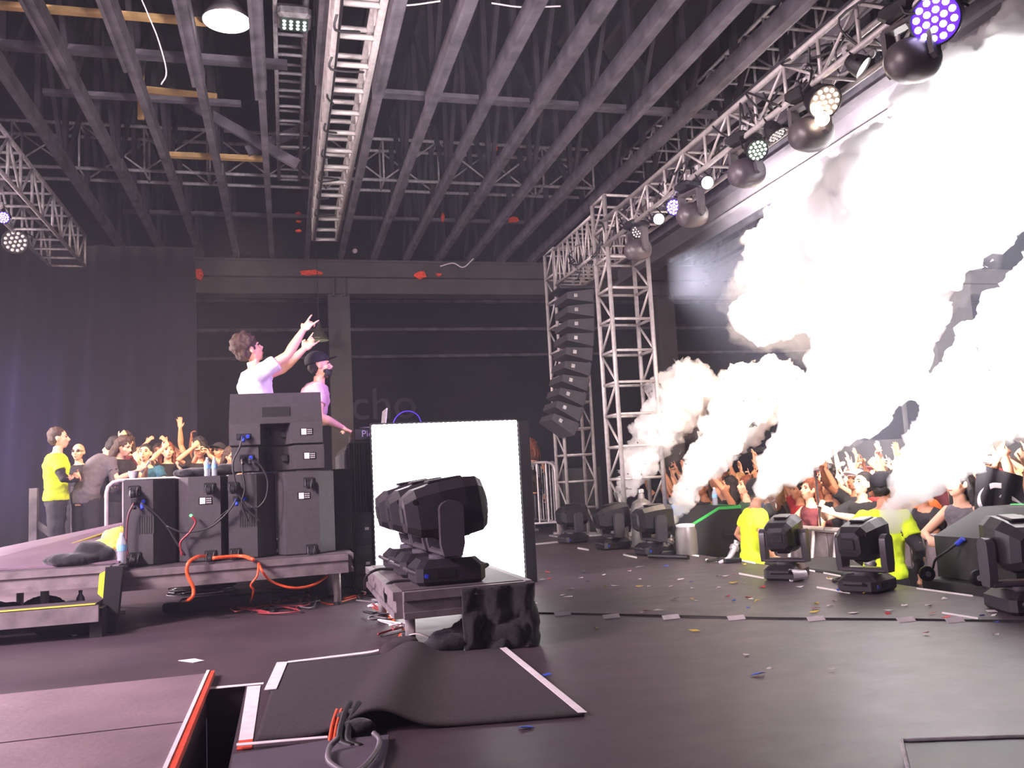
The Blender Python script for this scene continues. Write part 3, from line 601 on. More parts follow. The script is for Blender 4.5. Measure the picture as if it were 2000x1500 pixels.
# ================================================================== LOUDSPEAKERS
def caster(par, c, ax=(0, -1, 0)):
    w_ = MB(); w_.box(V(c)+V((0, -.006, .0)), (.075, .012, .065), bev=.004); pl = w_.build('caster_plate', BLKM, par)
    f = MB(); c = V(c)
    for s in (-1, 1): f.prism([c+V((s*.022, -.01, .02)), c+V((s*.022, -.01, -.02)), c+V((s*.022, -.065, -.035)), c+V((s*.022, -.07, -.01))], (.003*s, 0, 0))
    f.build('caster_fork', STEEL, pl)
    auto(MB().lathe([(.001, 0), (.024, .0), (.03, .004), (.03, .026), (.024, .03), (.001, .03)], c+V((-.015, -.062, -.022)), (1, 0, 0), 18).build('caster_wheel', BLK, pl))
def plate(par, c, w_, h_, lab=True):
    c = V(c); p = MB().box(c+V((0, -.002, 0)), (w_, .006, h_), bev=.002).build('connector_plate' if not lab else 'rating_plate', BLKM, par)
    if lab:
        MB().box(c+V((-w_*.18, -.006, 0)), (w_*.4, .003, h_*.85)).build('paper_label', LABEL, p)
        mb = MB()
        for i in range(3):
            for j in range(3): mb.box(c+V((w_*(.14+.13*i), -.006, h_*(.28-.28*j))), (w_*.08, .002, h_*.13))
        mb.build('printed_marks', LABEL, p)
    else:
        for s in (-1, 1): MB().lathe([(.001, 0), (.014, 0), (.014, .02), (.001, .021)], c+V((s*w_*.28, -.004, 0)), (0, -1, 0), 12).build('socket', BLUEP if s > 0 else BLK, p)
    return p
def sub(label, x0, x1, xs0, xs1, y, z0, z1, d, casts, pl=None, vent=None, cp=None):
    # trapezoid cabinet: back face x0..x1 at y, flaring to xs0..xs1 at y+d
    t = thing('loudspeaker', label, 'loudspeaker', ((x0+x1)/2, y, z0), 0, 'loudspeakers in the DJ stack')
    zb = .012
    secs = []
    for z, k in ((z0, .008), (z0+.008, 0), (z1-.008, 0), (z1, .008)):
        secs.append([V((x0+k, y+k, z)), V((x1-k, y+k, z)), V((xs1-k, y+.13, z)), V((xs1-k, y+d-k, z)), V((xs0+k, y+d-k, z)), V((xs0+k, y+.13, z))])
    MB().loft(secs).build('cabinet', BOX, t)
    g = MB(); g.box(((xs0+xs1)/2, y+d+.006, (z0+z1)/2), (xs1-xs0-.03, .012, z1-z0-.03), bev=.004); g.build('grille', BOXD, t)
    for cx, cz in casts: caster(t, (cx, y, cz))
    if pl: plate(t, (pl[0], y, pl[1]), .09, .05)
    if cp: plate(t, (cp[0], y, cp[1]), .1, .04, False)
    if vent:
        mb = MB()
        for i in range(7): mb.box((vent[0]-.045+.015*i, y-.001, vent[1]), (.007, .004, .12))
        mb.build('vent_slots', BOXD, t)
    return t
def bx(x, y, Y=6.4): return PY(x, y, Y)
SYF = 6.35
def X_(px, py=1000): return PY(px, py, SYF).x
def Z_(py, px=400): return PY(px, py, SYF).z
zb = .362
sub('leftmost upright loudspeaker of the bottom row, with two cables plugged in', X_(241), X_(299), X_(241)-.0, X_(338), SYF, zb, Z_(936, 270), .5, [(X_(262), Z_(958, 262)), (X_(264), Z_(1088, 264))], None, (X_(286), Z_(1025, 286)), (X_(272), Z_(980, 272)))
sub('second upright loudspeaker of the bottom row, with white rating plate', X_(368), X_(431), X_(345), X_(443), SYF, zb, Z_(930, 400), .5, [(X_(410), Z_(952, 410)), (X_(410), Z_(1084, 410))], (X_(401), Z_(978, 401)))
sub('third upright loudspeaker of the bottom row, crossed by hanging cables', X_(446), X_(502), X_(446), X_(537), SYF, zb, Z_(926, 475), .5, [(X_(456), Z_(950, 456)), (X_(458), Z_(1080, 458))], None, (X_(482), Z_(1012, 482)), (X_(470), Z_(974, 470)))
sub('rightmost upright loudspeaker of the bottom row, with rating plate', X_(557), X_(624), X_(541), X_(655), SYF, zb, Z_(920, 590), .5, [(X_(604), Z_(941, 604)), (X_(606), Z_(1072, 606))], (X_(594), Z_(968, 594)))
def wedge(label, z0, z1, zs, ys, xl, xr, notch, pls, cp, lift):
    t = thing('loudspeaker', label, 'loudspeaker', ((xl+xr)/2, SYF, z0), 0, 'loudspeakers in the DJ stack')
    n0, n1 = notch; d = .45; mb = MB()
    for a, b, c0, c1 in ((xl, n0, 0, .03), (n1, xr, .03, 0)):       # two rear lobes either side of the notch
        mb.loft([[V((a, SYF, z)), V((b, SYF, z)), V((b+c1*1.4, SYF+.14, z)), V((a-c0*1.4, SYF+.14, z))] for z in (z0, z1)])
    if zs:
        mb.prism([(xl, SYF+.14, z0), (xl, SYF+d, z0), (xl, SYF+d, zs), (xl, ys, zs), (xl, SYF+.0, z1+.0), (xl, SYF+.14, z1)], (xr-xl, 0, 0))
        mb.prism([(xl+.012, SYF, z1-.003), (xl+.012, SYF+.15, z1-.003), (xl+.012, ys, zs)], (xr-xl-.024, 0, 0))
    else: mb.box(((xl+xr)/2, SYF+.14+(d-.14)/2, (z0+z1)/2), (xr-xl, d-.14, z1-z0))
    mb.build('cabinet', BOX, t)
    MB().box(((xl+xr)/2, SYF+d+.006, (z0+z1)/2), (xr-xl-.03, .012, z1-z0-.02)).build('grille', BOXD, t)
    if zs:
        a = V(((xl+xr)/2, SYF, z1)); b = V(((xl+xr)/2, ys, zs)); u_ = (b-a).normalized(); nn = V((1, 0, 0)).cross(u_)
        R = Matrix((V((1, 0, 0)), u_, nn)).transposed(); MB().box(a.lerp(b, .36)+nn*.001, (.2, .1, .008), R, bev=.003).build('recessed_handle', BOXD, t)
    for s in (0, 1): MB().box((n0+(n1-n0)*.5+(.06 if s else -.06), SYF+.12, (z0+z1)/2), (.05, .03, .06), bev=.01).build('side_handle', BLKM, t)
    if pls: plate(t, pls, .09, .05)
    plate(t, cp, .1, .045, False)
    return t
zr = Z_(921, 540)+.012
wedge('lower wedge monitor lying across the loudspeaker row', zr, Z_(871, 540), None, None, X_(452, 890), X_(633, 890), (X_(505, 890), X_(575, 890)), (X_(604, 890), SYF, Z_(890, 604)), (X_(482, 893), SYF, Z_(894, 482)), 0)
wedge('upper wedge monitor with sloping top, highest of the stack', Z_(867, 540), Z_(826, 540), Z_(767, 540)+.02, SYF+.2, X_(447, 840), X_(630, 840), (X_(508, 840), X_(568, 840)), (X_(598, 843), SYF, Z_(843, 598)), (X_(476, 852), SYF, Z_(853, 476)), 0)
t = thing('loudspeaker', 'dark cabinet at the right end of the stack beside the DJ table', 'loudspeaker', (.42, 6.5, .36))
mb = MB(); slab(mb, .32, .47, 6.62, 7.1, .362, .96); mb.build('cabinet', BOXD, t); MB().box((.395, 6.615, .8), (.1, .01, .2)).build('rear_panel', BLKM, t)
t = thing('rack_case', 'black equipment rack between the DJ deck and the LED panel', 'rack', (.55, 6.6, 0)); 
mb = MB(); slab(mb, .49, .625, 6.72, 7.1, 0, .62); mb.build('case_body', BLKM, t)
for z in (.1, .2, .34, .46): MB().box((.56, 6.712, z), (.11, .012, .07)).build('rack_unit', BLK, t)
for z in (.24, .5): MB().box((.585, 6.703, z), (.03, .01, .02)).build('indicator', STEEL, t)
# cables over the stack
P = lambda x, y, Y=6.3: PY(x, y, Y)
cg = 'cables on the loudspeaker stack'
cable('cable', [P(474, 852), P(468, 875), P(455, 905), P(462, 950), P(480, 990), P(510, 1020)], .007, RUBBER, 'black cable dropping from the upper wedge to the third loudspeaker', group=cg)
cable('cable', [P(473, 897), P(474, 920), P(478, 955), P(472, 985), P(485, 1018)], .007, RUBBER, 'black cable from the left socket of the lower wedge', group=cg)
cable('cable', [P(487, 897), P(505, 905), P(522, 935), P(520, 970), P(505, 990), P(490, 990)], .007, RUBBER, 'black cable looping right from the lower wedge', group=cg)
cable('cable', [P(262, 982), P(250, 1010), P(247, 1060), P(250, 1085)], .007, mat('red_brown_cable', '#5c2a33', .4), 'dark red cable down the leftmost loudspeaker', group=cg)
cable('cable', [P(275, 982), P(300, 1000), P(325, 1027), P(345, 1060), P(362, 1085)], .007, RUBBER, 'black cable running down from the leftmost loudspeaker to the deck', group=cg)
cable('cable', [P(325, 1027), P(360, 1040), P(410, 1030), P(445, 1000), P(462, 976)], .007, RUBBER, 'black cable slung between the second and third loudspeakers', group=cg)
cable('cable', [P(374, 1008), P(382, 1020), P(370, 1040), P(352, 1060), P(356, 1085)], .008, mat('red_cable', '#8e2634', .4), 'red cable curling down beside the second loudspeaker', group=cg)
cable('cable', [P(472, 978), P(440, 1000), P(418, 1020)], .004, RUBBER, 'thin black cable tail by the third loudspeaker', group=cg)
for k, (x, y) in enumerate(((474, 853), (473, 897), (487, 897), (262, 983), (277, 984), (461, 977))):
    q = P(x, y, 6.32); tag(MB().tube([q, q+V((.008, -.03, -.035))], .011, 10).build('cable_connector', BLUEP if k in (0, 5, 4) else BLK), ['blue connector in the upper wedge', 'left plug in the lower wedge', 'right plug in the lower wedge', 'left plug in the leftmost loudspeaker', 'right plug in the leftmost loudspeaker', 'blue plug in the third loudspeaker'][k], 'connector', 'plugs in the loudspeaker stack')
tag(MB().ell(P(373, 1007, 6.3), .01).build('indicator_light', mat('green_led', '#40ff60', .4, emit='#40ff60', estr=6)), 'tiny green light beside the red cable', 'light')
oc = lambda pts, l, r=.009: cable('cable', pts, r, ORANGE, l, group='orange cables')
oc([P(400, 1086, 6.2), PY(385, 1088, 6.05), PY(368, 1100, 6.0), PY(366, 1122, 6.0), PY(378, 1150, 6.0), PY(372, 1170, 6.05), PZ(345, 1183)+V((0, 0, .02))], 'thick orange cable hanging from the deck down to a small box', .012)
oc([P(415, 1090, 6.15), P(470, 1086, 6.2), PY(495, 1093, 6.05)], 'thick orange cable lying on the deck edge', .013)
oc([PY(505, 1100, 6.1), PY(512, 1115, 6.0), PY(530, 1135, 6.1), PY(570, 1148, 6.1), PY(610, 1143, 6.2), PY(640, 1125, 6.3)], 'orange cable sagging in an arc beneath the deck')
oc([PY(505, 1100, 6.05), PY(502, 1125, 6.0), PY(490, 1142, 6.0), PY(495, 1155, 6.1), PZ(485, 1183), PZ(460, 1188)], 'orange cable dropping onto the floor beneath the deck', .007)
oc([PZ(605, 1145), PZ(605, 1165), PZ(640, 1180), PZ(665, 1176), PZ(720, 1160)], 'thin orange cable curling past the riser leg', .006)
oc([PZ(672, 1170), PZ(700, 1163), PZ(740, 1155)], 'bright orange cable between the DJ riser and the lamp deck', .012)
oc([PZ(728, 1185), PZ(755, 1200), PZ(770, 1215)], 'orange cable in the heap left of the lamp deck', .013)
oc([PZ(775, 1222), PZ(790, 1228), PZ(782, 1245), PZ(800, 1262)], 'orange-yellow cable at the foot of the lamp deck leg', .012)
random.seed(5)
for k in range(9):
    x0, y0 = 520+random.uniform(-60, 60), 1175+random.uniform(-12, 16); pts = []
    for i in range(6): pts.append(PZ(x0+random.uniform(-70, 70), y0+random.uniform(-14, 14))+V((0, 0, .008+.012*random.random())))
    cable('cable', pts, .005, [mat('dull_red_cable', '#8a3038', .5), RUBBER, mat('grey_cable', '#6b646a', .5)][k % 3], ['dull red', 'black', 'grey'][k % 3]+' cable in the tangle beneath the deck', group='tangled cables beneath the deck')
for k in range(8):
    a = random.uniform(0, 6); c = PZ(395, 1158); r_ = random.uniform(.14, .24)
    pts = [c+V((r_*1.25*math.cos(a+i*.75), r_*.8*math.sin(a+i*.75), .006+.008*k+.004*math.sin(i))) for i in range(9)]
    cable('cable', pts, .006, RUBBER, 'coiled black cable on the floor behind the decks', group='coiled black cables')
for k in range(14):
    t_ = k/13; c = PZ(690, 1150).lerp(PZ(790, 1262), t_); pts = [c+V((random.uniform(-.1, .13), random.uniform(-.16, .16), .008+random.uniform(0, .035))) for i in range(5)]
    nm = ['black', 'grey', 'white', 'dull red'][k % 4]
    cable('cable', pts, .006, {'black': RUBBER, 'grey': mat('grey_cable', '#6b646a', .5), 'white': WHITE, 'dull red': mat('dull_red_cable', '#8a3038', .5)}[nm], nm+' cable in the heap beside the lamp deck', group='cable heap beside the lamp deck')
tag(MB().box(PZ(338, 1195)+V((0, .03, .03)), (.14, .09, .06), bev=.008).build('power_box', BLK), 'small black power box on the floor at the end of the orange cable', 'box')
tag(MB().box(PZ(440, 1193)+V((0, .12, .05)), (.62, .1, .09), bev=.01).build('floor_trunking', BOX), 'long dark cable box lying on the floor beneath the deck', 'box')
# cables from under the mat
cable('cable', [PZ(662, 1440, .05), PZ(643, 1462, .03), PZ(645, 1490, .03), PZ(690, 1510, .03), PZ(728, 1478, .03), PZ(742, 1448, .03), PZ(730, 1432, .04)], .009, mat('grey_cable', '#6b646a', .5), 'grey cable looping out from under the mat hump')
for k, dx in enumerate((0, 9, 18)): cable('cable', [PZ(660+dx, 1420)+V((0, .03, .05)), PZ(650+dx, 1436)+V((0, 0, .035)), PZ(643+dx, 1458)+V((0, 0, .01))], .006, ORANGE if k < 2 else RUBBER, ['leftmost orange', 'second orange', 'black'][k]+' cable poking out under the mat hump')
for k, dx in enumerate((0, 16)): cable('cable', [PZ(686+dx, 1412)+V((0, .03, .06)), PZ(672+dx, 1432)+V((0, 0, .05)), PZ(664+dx, 1458)+V((0, 0, .02)), PZ(690+dx, 1466)+V((0, 0, .01))], .011, RUBBER, ['left', 'right'][k]+' thick black cable bending out of the mat hump')
lump('cloth_bundle', 'black cable sleeve bundled under the raised mat edge', 'cloth', [(PZ(700, 1440)+V((0, .02, .02)), (.06, .05, .03)), (PZ(690, 1430)+V((0, .05, .02)), (.06, .05, .04))], CLOTH, .01, .01, 10)
lump('cable_sleeve', 'black padded cable sleeve rising off the mat at the lamp deck leg', 'cable sleeve', [(PZ(790, 1270)+V((0, 0, .03)), (.07, .09, .035)), (PZ(768, 1280)+V((0, 0, .02)), (.06, .08, .04))], mat('charcoal_ribbed_carpet', '#322b30', .95), .012, .008, 10)
for k, pts in enumerate(([(712, 1150), (716, 1125), (740, 1112), (775, 1112)], [(757, 1190), (752, 1150), (770, 1136), (822, 1134)])):
    q = [PY(pts[0][0], pts[0][1], 5.3 if k == 0 else 4.6)]+[PY(a, b, 5.1 if k == 0 else 4.55) for a, b in pts[1:]]
    cable('cable', q, .008, RUBBER, ['black cable arching over the lamp deck edge to the second lamp', 'black cable arching over the lamp deck edge to the nearest lamp'][k])
# ================================================================== MOVING HEADS
MOV = mat('moving_head_shell', '#242026', .36, 0, .1, 20, .06, 200)
MOVL = mat('moving_head_grey_shell', '#3c363e', .38, 0, .08, 20)
def moving_head(label, loc, rz, tilt, s=1.0, shell=None, group='moving-head lamps on the deck', vent=True):
    shell = shell or MOV
    t = thing('moving_head_lamp', label, 'stage lamp', loc, rz, group); W = dict(world=False)
    # base: chamfered block, long axis X
    secs = []
    for z, k in ((0, .02), (.02, 0), (.085, 0), (.125, .045)):
        X, Yy = (.175-k*.8)*s, (.15-k)*s; c = .03*s
        secs.append([V((x, y, z*s)) for x, y in ((-X+c, -Yy), (X-c, -Yy), (X, -Yy+c), (X, Yy-c), (X-c, Yy), (-X+c, Yy), (-X, Yy-c), (-X, -Yy+c))])
    b = MB().loft(secs).build('base', shell, t, **W)
    for sx in (-1, 1): MB().tube([(sx*.165*s, -.09*s, .06*s), (sx*.2*s, -.07*s, .075*s), (sx*.2*s, .07*s, .075*s), (sx*.165*s, .09*s, .06*s)], .011*s, 8).build('handle', MOVL, b, **W)
    MB().box((-.03*s, -.148*s, .055*s), (.09*s, .01, .035*s)).build('display', BLKM, b, **W)
    MB().lathe([(.001, 0), (.012, 0), (.012, .012), (.001, .013)], (-.13*s, -.14*s, .05*s), (0, -1, 0), 10).build('socket', BLUEP, b, **W)
    auto(MB().lathe([(.001, 0), (.085*s, 0), (.085*s, .018*s), (.001, .02*s)], (0, 0, .124*s), n=24).build('turntable', MOVL, t, **W))
    # yoke: two arms and a crossbar
    y = MB(); hz = .37*s
    for sy in (-1, 1):
        prof = []
        for a in range(9):
            an = PI*a/8; prof.append((.06*s*math.cos(an), hz+.045*s*math.sin(an)))
        prof += [(-.06*s, .2*s), (-.045*s, .142*s), (.045*s, .142*s), (.06*s, .2*s)]
        y.prism([V((x, sy*.15*s, z)) for x, z in prof], (0, sy*.045*s, 0))
    y.box((0, 0, .155*s), (.1*s, .36*s, .035*s), bev=.01*s); auto(y.build('yoke', MOVL, t, **W))
    # head
    R = Matrix.Rotation(tilt, 3, 'Y'); c = V((0, 0, hz)); secs = []
    for x, w_, h_ in ((-.215, .06, .05), (-.21, .085, .085), (-.15, .115, .12), (-.03, .132, .14), (.1, .134, .146), (.17, .125, .138), (.2, .105, .115)):
        ch = .35; q = []
        for sx, sz in ((-1, -1), (1, -1), (1, 1), (-1, 1)):
            pa = (sx*w_, sz*h_*(1-ch)); pb = (sx*w_*(1-ch), sz*h_); q += [pa, pb] if sx*sz > 0 else [pb, pa]
        secs.append([c+R@V((x*s, yy*s, zz*s)) for yy, zz in q])
    h = MB().loft(secs).build('head', shell, t, **W)
    MB().lathe([(.001, 0), (.085*s, 0), (.088*s, .014*s), (.001, .02*s)], c+R@V((.2*s, 0, 0)), R@V((1, 0, 0)), 28).build('front_lens', LENS, h, **W)
    r_ = MB().box(c+R@V((-.214*s, 0, 0)), (.014*s, .09*s, .075*s), R, bev=.003).build('rear_vent', BLKM, h, **W)
    for sz in (-1, 1): MB().box(c+R@V((.02*s, 0, sz*.146*s)), (.18*s, .11*s, .016*s), R, bev=.006).build('cover_ridge', shell, h, **W)
    MB().lathe([(.014*s, 0), (.014*s, .004), (.001, .004)], c+R@V((-.16*s, -.113*s, .06*s)), (0, -1, 0), 10).build('screw', BLKM, h, **W)
    return t
moving_head('nearest moving-head lamp on the low deck, black against the LED panel', (.775, 4.40, .31), .04, -.12, 1.0)
moving_head('middle moving-head lamp of the row on the low deck', (.755, 4.86, .31), .04, -.12, 1.0)
moving_head('farthest moving-head lamp of the row on the low deck', (.745, 5.32, .31), .04, -.12, 1.0)
gl = 'moving-head lamps along the stage lip'
moving_head('farthest grey moving-head lamp on the stage lip before the towers', (3.45, 10.35, 0), .2, -.1, .92, group=gl)
moving_head('second grey moving-head lamp, beside the first smoke jet', (3.48, 9.05, 0), .1, -.15, .95, group=gl)
moving_head('third moving-head lamp, in front of the gas bottles', (3.55, 8.1, 0), .1, -.05, .95, group=gl)
moving_head('fourth moving-head lamp, in front of the kneeling guard in yellow', (3.48, 5.62, 0), .75, -.1, .86, group=gl)
moving_head('fifth moving-head lamp, left of the guard with black sleeves', (3.52, 4.78, 0), .45, -.1, .86, group=gl)
moving_head('largest moving-head lamp at the right picture edge', (3.66, 3.72, 0), 1.25, -.1, .92, group=gl)
# gas jets on the stage lip
def jet(label, p, d):
    t = thing('smoke_jet', label, 'smoke jet', p, 0, 'smoke jets along the stage lip'); d = V(d).normalized()
    MB().box(p+V((0, 0, .02)), (.16, .16, .04), bev=.008).build('base', BLKM, t)
    auto(MB().lathe([(.025, 0), (.025, .08), (.04, .09), (.04, .12), (.02, .14), (.03, .17), (.001, .171)], p+V((0, 0, .03)), d, 16).build('nozzle', STEEL, t))
    MB().tube(spline([p+V((-.05, 0, .03)), p+V((-.15, .05, .02)), p+V((-.1, .2, .01)), p+V((.1, .3, .01))]), .01, 6).build('hose', RUBBER, t, smooth=True)
NOZ = [PY(1198, 1000, 9.3), PY(1298, 1044, 8.0), PY(1424, 1088, 6.9), PY(1722, 1050, 5.1)]
for k, (q, d) in enumerate(zip(NOZ, ((.5, 0, .8), (.5, 0, .8), (.5, 0, .8), (.5, 0, .8)))):
    b = V((q.x, q.y, 0)) if q.x < 3.8 else V((3.74, q.y, 0))
    if k == 0: b = V((3.72, 9.25, 0))
    jet('smoke jet nozzle number %s from the towers, on the stage lip' % ORD[k], b, d)
t = thing('gas_bottle', 'rounded steel gas bottle behind the third moving-head lamp', 'gas bottle', (3.7, 8.55, 0)); auto(MB().lathe([(.001, 0), (.12, 0), (.13, .03), (.13, .42), (.1, .5), (.04, .54), (.03, .6), (.001, .6)], (3.72, 8.75, 0), n=24).build('cylinder', mat('grey_gas_bottle', '#77706f', .45, .4), t))
MB().box((3.72, 8.75, .62), (.06, .06, .05), bev=.01).build('valve', STEEL, t)
t = thing('gas_bottle', 'short steel gas bottle with a white cap ring below the second jet', 'gas bottle', (3.74, 7.85, 0)); auto(MB().lathe([(.001, 0), (.1, 0), (.105, .03), (.105, .22), (.09, .27), (.05, .29), (.001, .29)], (3.76, 7.8, 0), n=24).build('cylinder', mat('grey_gas_bottle', '#77706f', .45, .4), t))
MB().lathe([(.09, .0), (.095, .02), (.06, .03)], (3.76, 7.8, .27), n=24).build('cap_ring', WHITE, t)
cable('jet_hand_nozzle', [PZ(1405, 1100), PY(1425, 1088, 6.85), PY(1440, 1060, 6.9)], .02, mat('clear_grey_hose', '#b8a9ae', .4), 'pale hand nozzle tube lying up against the lip at the third jet', 'hose')
tag(MB().tube([PZ(1268, 1092)+V((0, 0, .03)), PZ(1345, 1095)+V((0, 0, .03))], .022, 10).build('torch_tool', BLKM), 'black tube tool lying on the stage lip below the second jet', 'tool')
# ================================================================== LAMPS ON THE FRONT TRUSS
def rotto(d):
    return V(d).to_track_quat('Z', 'Y').to_matrix()
def par(label, p, d, r, kind, top):
    t = thing('led_par_lamp' if kind != 'white' else 'par_lamp', label, 'stage lamp', p, 0, 'round lamps on the trusses'); d = V(d).normalized(); R = rotto(d); p = V(p)
    auto(MB().lathe([(.001, -r*1.7), (r*.5, -r*1.7), (r*.8, -r*1.2), (r*.95, -r*.6), (r*1.05, 0), (r*.98, .004), (r*.93, -.02), (.001, -.022)], p, d, 28).build('housing', BLKM, t))
    if kind == 'white': MB().lathe([(.001, .0), (r*.93, -.008), (r*.93, -.018), (.001, -.019)], p, d, 28).build('lens', GLASSL, t)
    else:
        pm, lm = {'off': (mat('led_plate', '#4a464a', .35, .3), mat('faint_glow_led_lens', '#c9c6c4', .15, .2, 0, emit='#fff4ea', estr=.35)), 'violet': (VIOLG, VIOLW), 'warm': (mat('warm_led_plate', '#a3978c', .35, .2), mat('warm_led_lens', '#ffffff', .3, 0, 0, emit='#ffeedd', estr=1.6)), 'green': (mat('green_led_plate', '#4a5a4e', .35, .3), mat('green_led_lens', '#e8f5e6', .3, 0, 0, emit='#eafbe4', estr=1.0))}[kind]  # lenses of the off lamps carry a faint painted glow
        MB().lathe([(.001, -.004), (r*.95, -.006), (r*.95, -.016), (.001, -.017)], p, d, 28).build('lens_plate', pm, t)
        mb = MB()
        for n, rr in ((6, .38), (12, .74)):
            for i in range(n): a = 2*PI*i/n+.2; mb.ell(p+R@V((r*rr*math.cos(a), r*rr*math.sin(a), 0)), (r*.145, r*.145, r*.1), R, 8, 5)
        mb.ell(p, (r*.13, r*.13, r*.1), R, 8, 5); mb.build('lens_cluster', lm, t, smooth=True)
    sd = d.cross(V((0, 0, 1))).normalized(); c = p-d*r*.6; a = c+sd*r*1.15; b = c-sd*r*1.15; tp = V(top)
    MB().tube([a, a.lerp(tp, .6)+sd*r*.5, tp+sd*r*.25, tp-sd*r*.25, b.lerp(tp, .6)-sd*r*.5, b], .008, 6).build('bracket', BLKM, t)
    MB().box(tp, (.05, .05, .07), bev=.01).build('clamp', ALU_D, t); return t
def hung_head(label, p, rz, top, shell, lens=None, s=1.0):
    t = thing('moving_head_lamp', label, 'stage lamp', p, rz, 'moving-head lamps hung from the front truss'); W = dict(world=False); h = top-p.z
    b = MB().box((0, 0, h), (.3*s, .26*s, .1*s), bev=.03*s).build('base', BLKM, t, **W); MB().tube([(0, 0, h+.04*s), (0, 0, h+.14*s)], .025, 8).build('clamp', ALU_D, b, **W)
    y = MB()
    for sy in (-1, 1):
        y.prism([V((x, sy*.14*s, z)) for x, z in ((-.05*s, h-.07*s), (.05*s, h-.07*s), (.045*s, .04), (.035*s, -.03*s), (0, -.055*s), (-.035*s, -.03*s), (-.045*s, .04))], (0, sy*.035*s, 0))
    y.box((0, 0, h-.07*s), (.1*s, .34*s, .04*s), bev=.01); auto(y.build('yoke', shell, t, **W))
    secs = []
    R = Matrix.Rotation(-.5, 3, 'Y')
    prof = ((-.188, .045), (-.172, .085), (-.14, .115), (-.08, .135), (-.02, .145), (.09, .14), (.13, .125))
    auto(MB().lathe([(.001, -.192*s)]+[(r_*s, x*s) for x, r_ in prof]+[(.001, .131*s)], (0, 0, 0), R@V((1, 0, -.3)), 28).build('head', shell, t, **W))
    hd = (R@V((1, 0, -.3))).normalized(); MB().lathe([(.001, 0), (.1*s, 0), (.1*s, .012), (.001, .014)], hd*.135*s, hd, 24).build('front_lens', LENS, t, **W)
    return t
SHG = mat('lamp_shell_grey', '#484144', .4, .1, .1, 15)
TX = 3.72
for k, (px, py, s, lab) in enumerate(((1246, 488, 1.0, 'hung moving-head lamp beside the nearer tower, last of the row'), (1352, 420, 1.0, 'brown-grey hung moving-head lamp right of the violet lamp near the tower'), (1458, 338, 1.05, 'hung moving-head lamp with a bright shell edge, middle of the front truss'), (1584, 262, 1.1, 'hung moving-head lamp left of the glaring warm lamp'), (1782, 118, 1.15, 'nearest hung moving-head lamp, violet light on its yoke'))):
    p = PX(px, py, TX); hung_head(lab, p, .25, p.z+.27*s, SHG, s=s*.82)
D1 = (-.25, -.75, -.62)
for k, (px, py, r, kd, d, lab) in enumerate(((1247, 452, .085, 'off', (-.1, -.8, -.5), 'round LED lamp with small lenses directly above the last hung moving head'), (1287, 428, .06, 'white', (-.2, -.9, -.35), 'small blazing white lamp left of the violet lamp near the tower'),
        (1316, 405, .085, 'violet', (-.75, -.55, -.4), 'violet-lit LED lamp near the tower'), (1382, 357, .062, 'white', (-.1, -.9, -.4), 'small blazing white lamp in the middle of the front truss'),
        (1480, 294, .095, 'green', (-.05, -.8, -.6), 'LED lamp with pale green lenses in the middle of the front truss'), (1517, 265, .08, 'off', (.3, -.35, -.9), 'tilted unlit LED lamp, faint glow put into its lenses, right of the green-lens lamp'),
        (1612, 200, .125, 'warm', (-.05, -.75, -.6), 'large warm LED lamp with glaring lower lenses'), (1686, 132, .075, 'white', (.5, -.45, -.6), 'thin slanted white lamp between the warm lamp and the nearest violet one'), (1826, 38, .15, 'violet', (-.8, -.4, -.4), 'large violet-lit LED lamp, nearest on the front truss'))):
    p = PX(px, py, TX); par(lab, p, d, r*.95, kd, (3.7, p.y+.12, 3.55))
p = PY(30, 472, 10.6); par('round LED lamp with pale lenses hung at the left truss', p, (.15, -.9, -.35), .135, 'off', (p.x+.03, p.y+.12, 3.95))
p = PY(6, 425, 9.5); par('small green-blue lit LED lamp cut by the left picture edge', p, (.2, -.9, -.3), .06, 'violet', (p.x-.05, p.y+.1, 3.9))
o = tag(MB().ell(PX(1606, 232, 3.68), (.05, .05, .05)).build('glare_ball', mat('warm_glare', '#fff0dd', .3, emit='#ffe8cc', estr=25)), 'glowing ball added as glare at the lower rim of the warm lamp', 'glare')  # emissive ball stands in for glare on the lower lenses
# cable clutter on the trusses
random.seed(9)
for k in range(52):
    y = 3.6+7.2*k/51; x = random.choice((3.68, 3.72, 3.8)); pts = [(x+random.uniform(-.08, .12), y+random.uniform(-.3, .3), 3.6+random.uniform(-.16, .2)) for i in range(5)]
    cable('cable', pts, .009, RUBBER if k % 4 else mat('grey_cable', '#6b646a', .5), '%s cable looped through the front truss' % ('grey' if k % 4 == 0 else 'black'), group='cables looped through the front truss', n=5)
for k in range(10):
    y = 4.6+5.6*k/9; pts = [(.43, y, 4.2), (.41, y+.1, 4.12+random.uniform(-.05, .05)), (.45+random.uniform(0, .25), y+.22, 4.16), (.43, y+.34, 4.22)]
    cable('cable', pts, .01, RUBBER, 'black cable loop tied on the bright ladder truss', group='cable loops on the ladder truss', n=5)
cable('cable', [(.445, 3, 4.17), (.44, 5, 4.16), (.45, 7, 4.18), (.44, 9, 4.165), (.445, 11, 4.17)], .012, RUBBER, 'long black cable running along the bright ladder truss')
cable('cable', [PY(275, -5, 7.2), PY(290, 30, 7.2), PY(310, 80, 7.3), PY(325, 140, 7.5), PY(315, 165, 7.6)], .006, WHITE, 'thin white cable dangling between the joists, upper left')
cable('cable', [PY(860, 520, 15), PY(885, 514, 15), PY(905, 522, 15), PY(925, 505, 15)], .012, WHITE, 'pale wire tangle on the header beam near the towers')
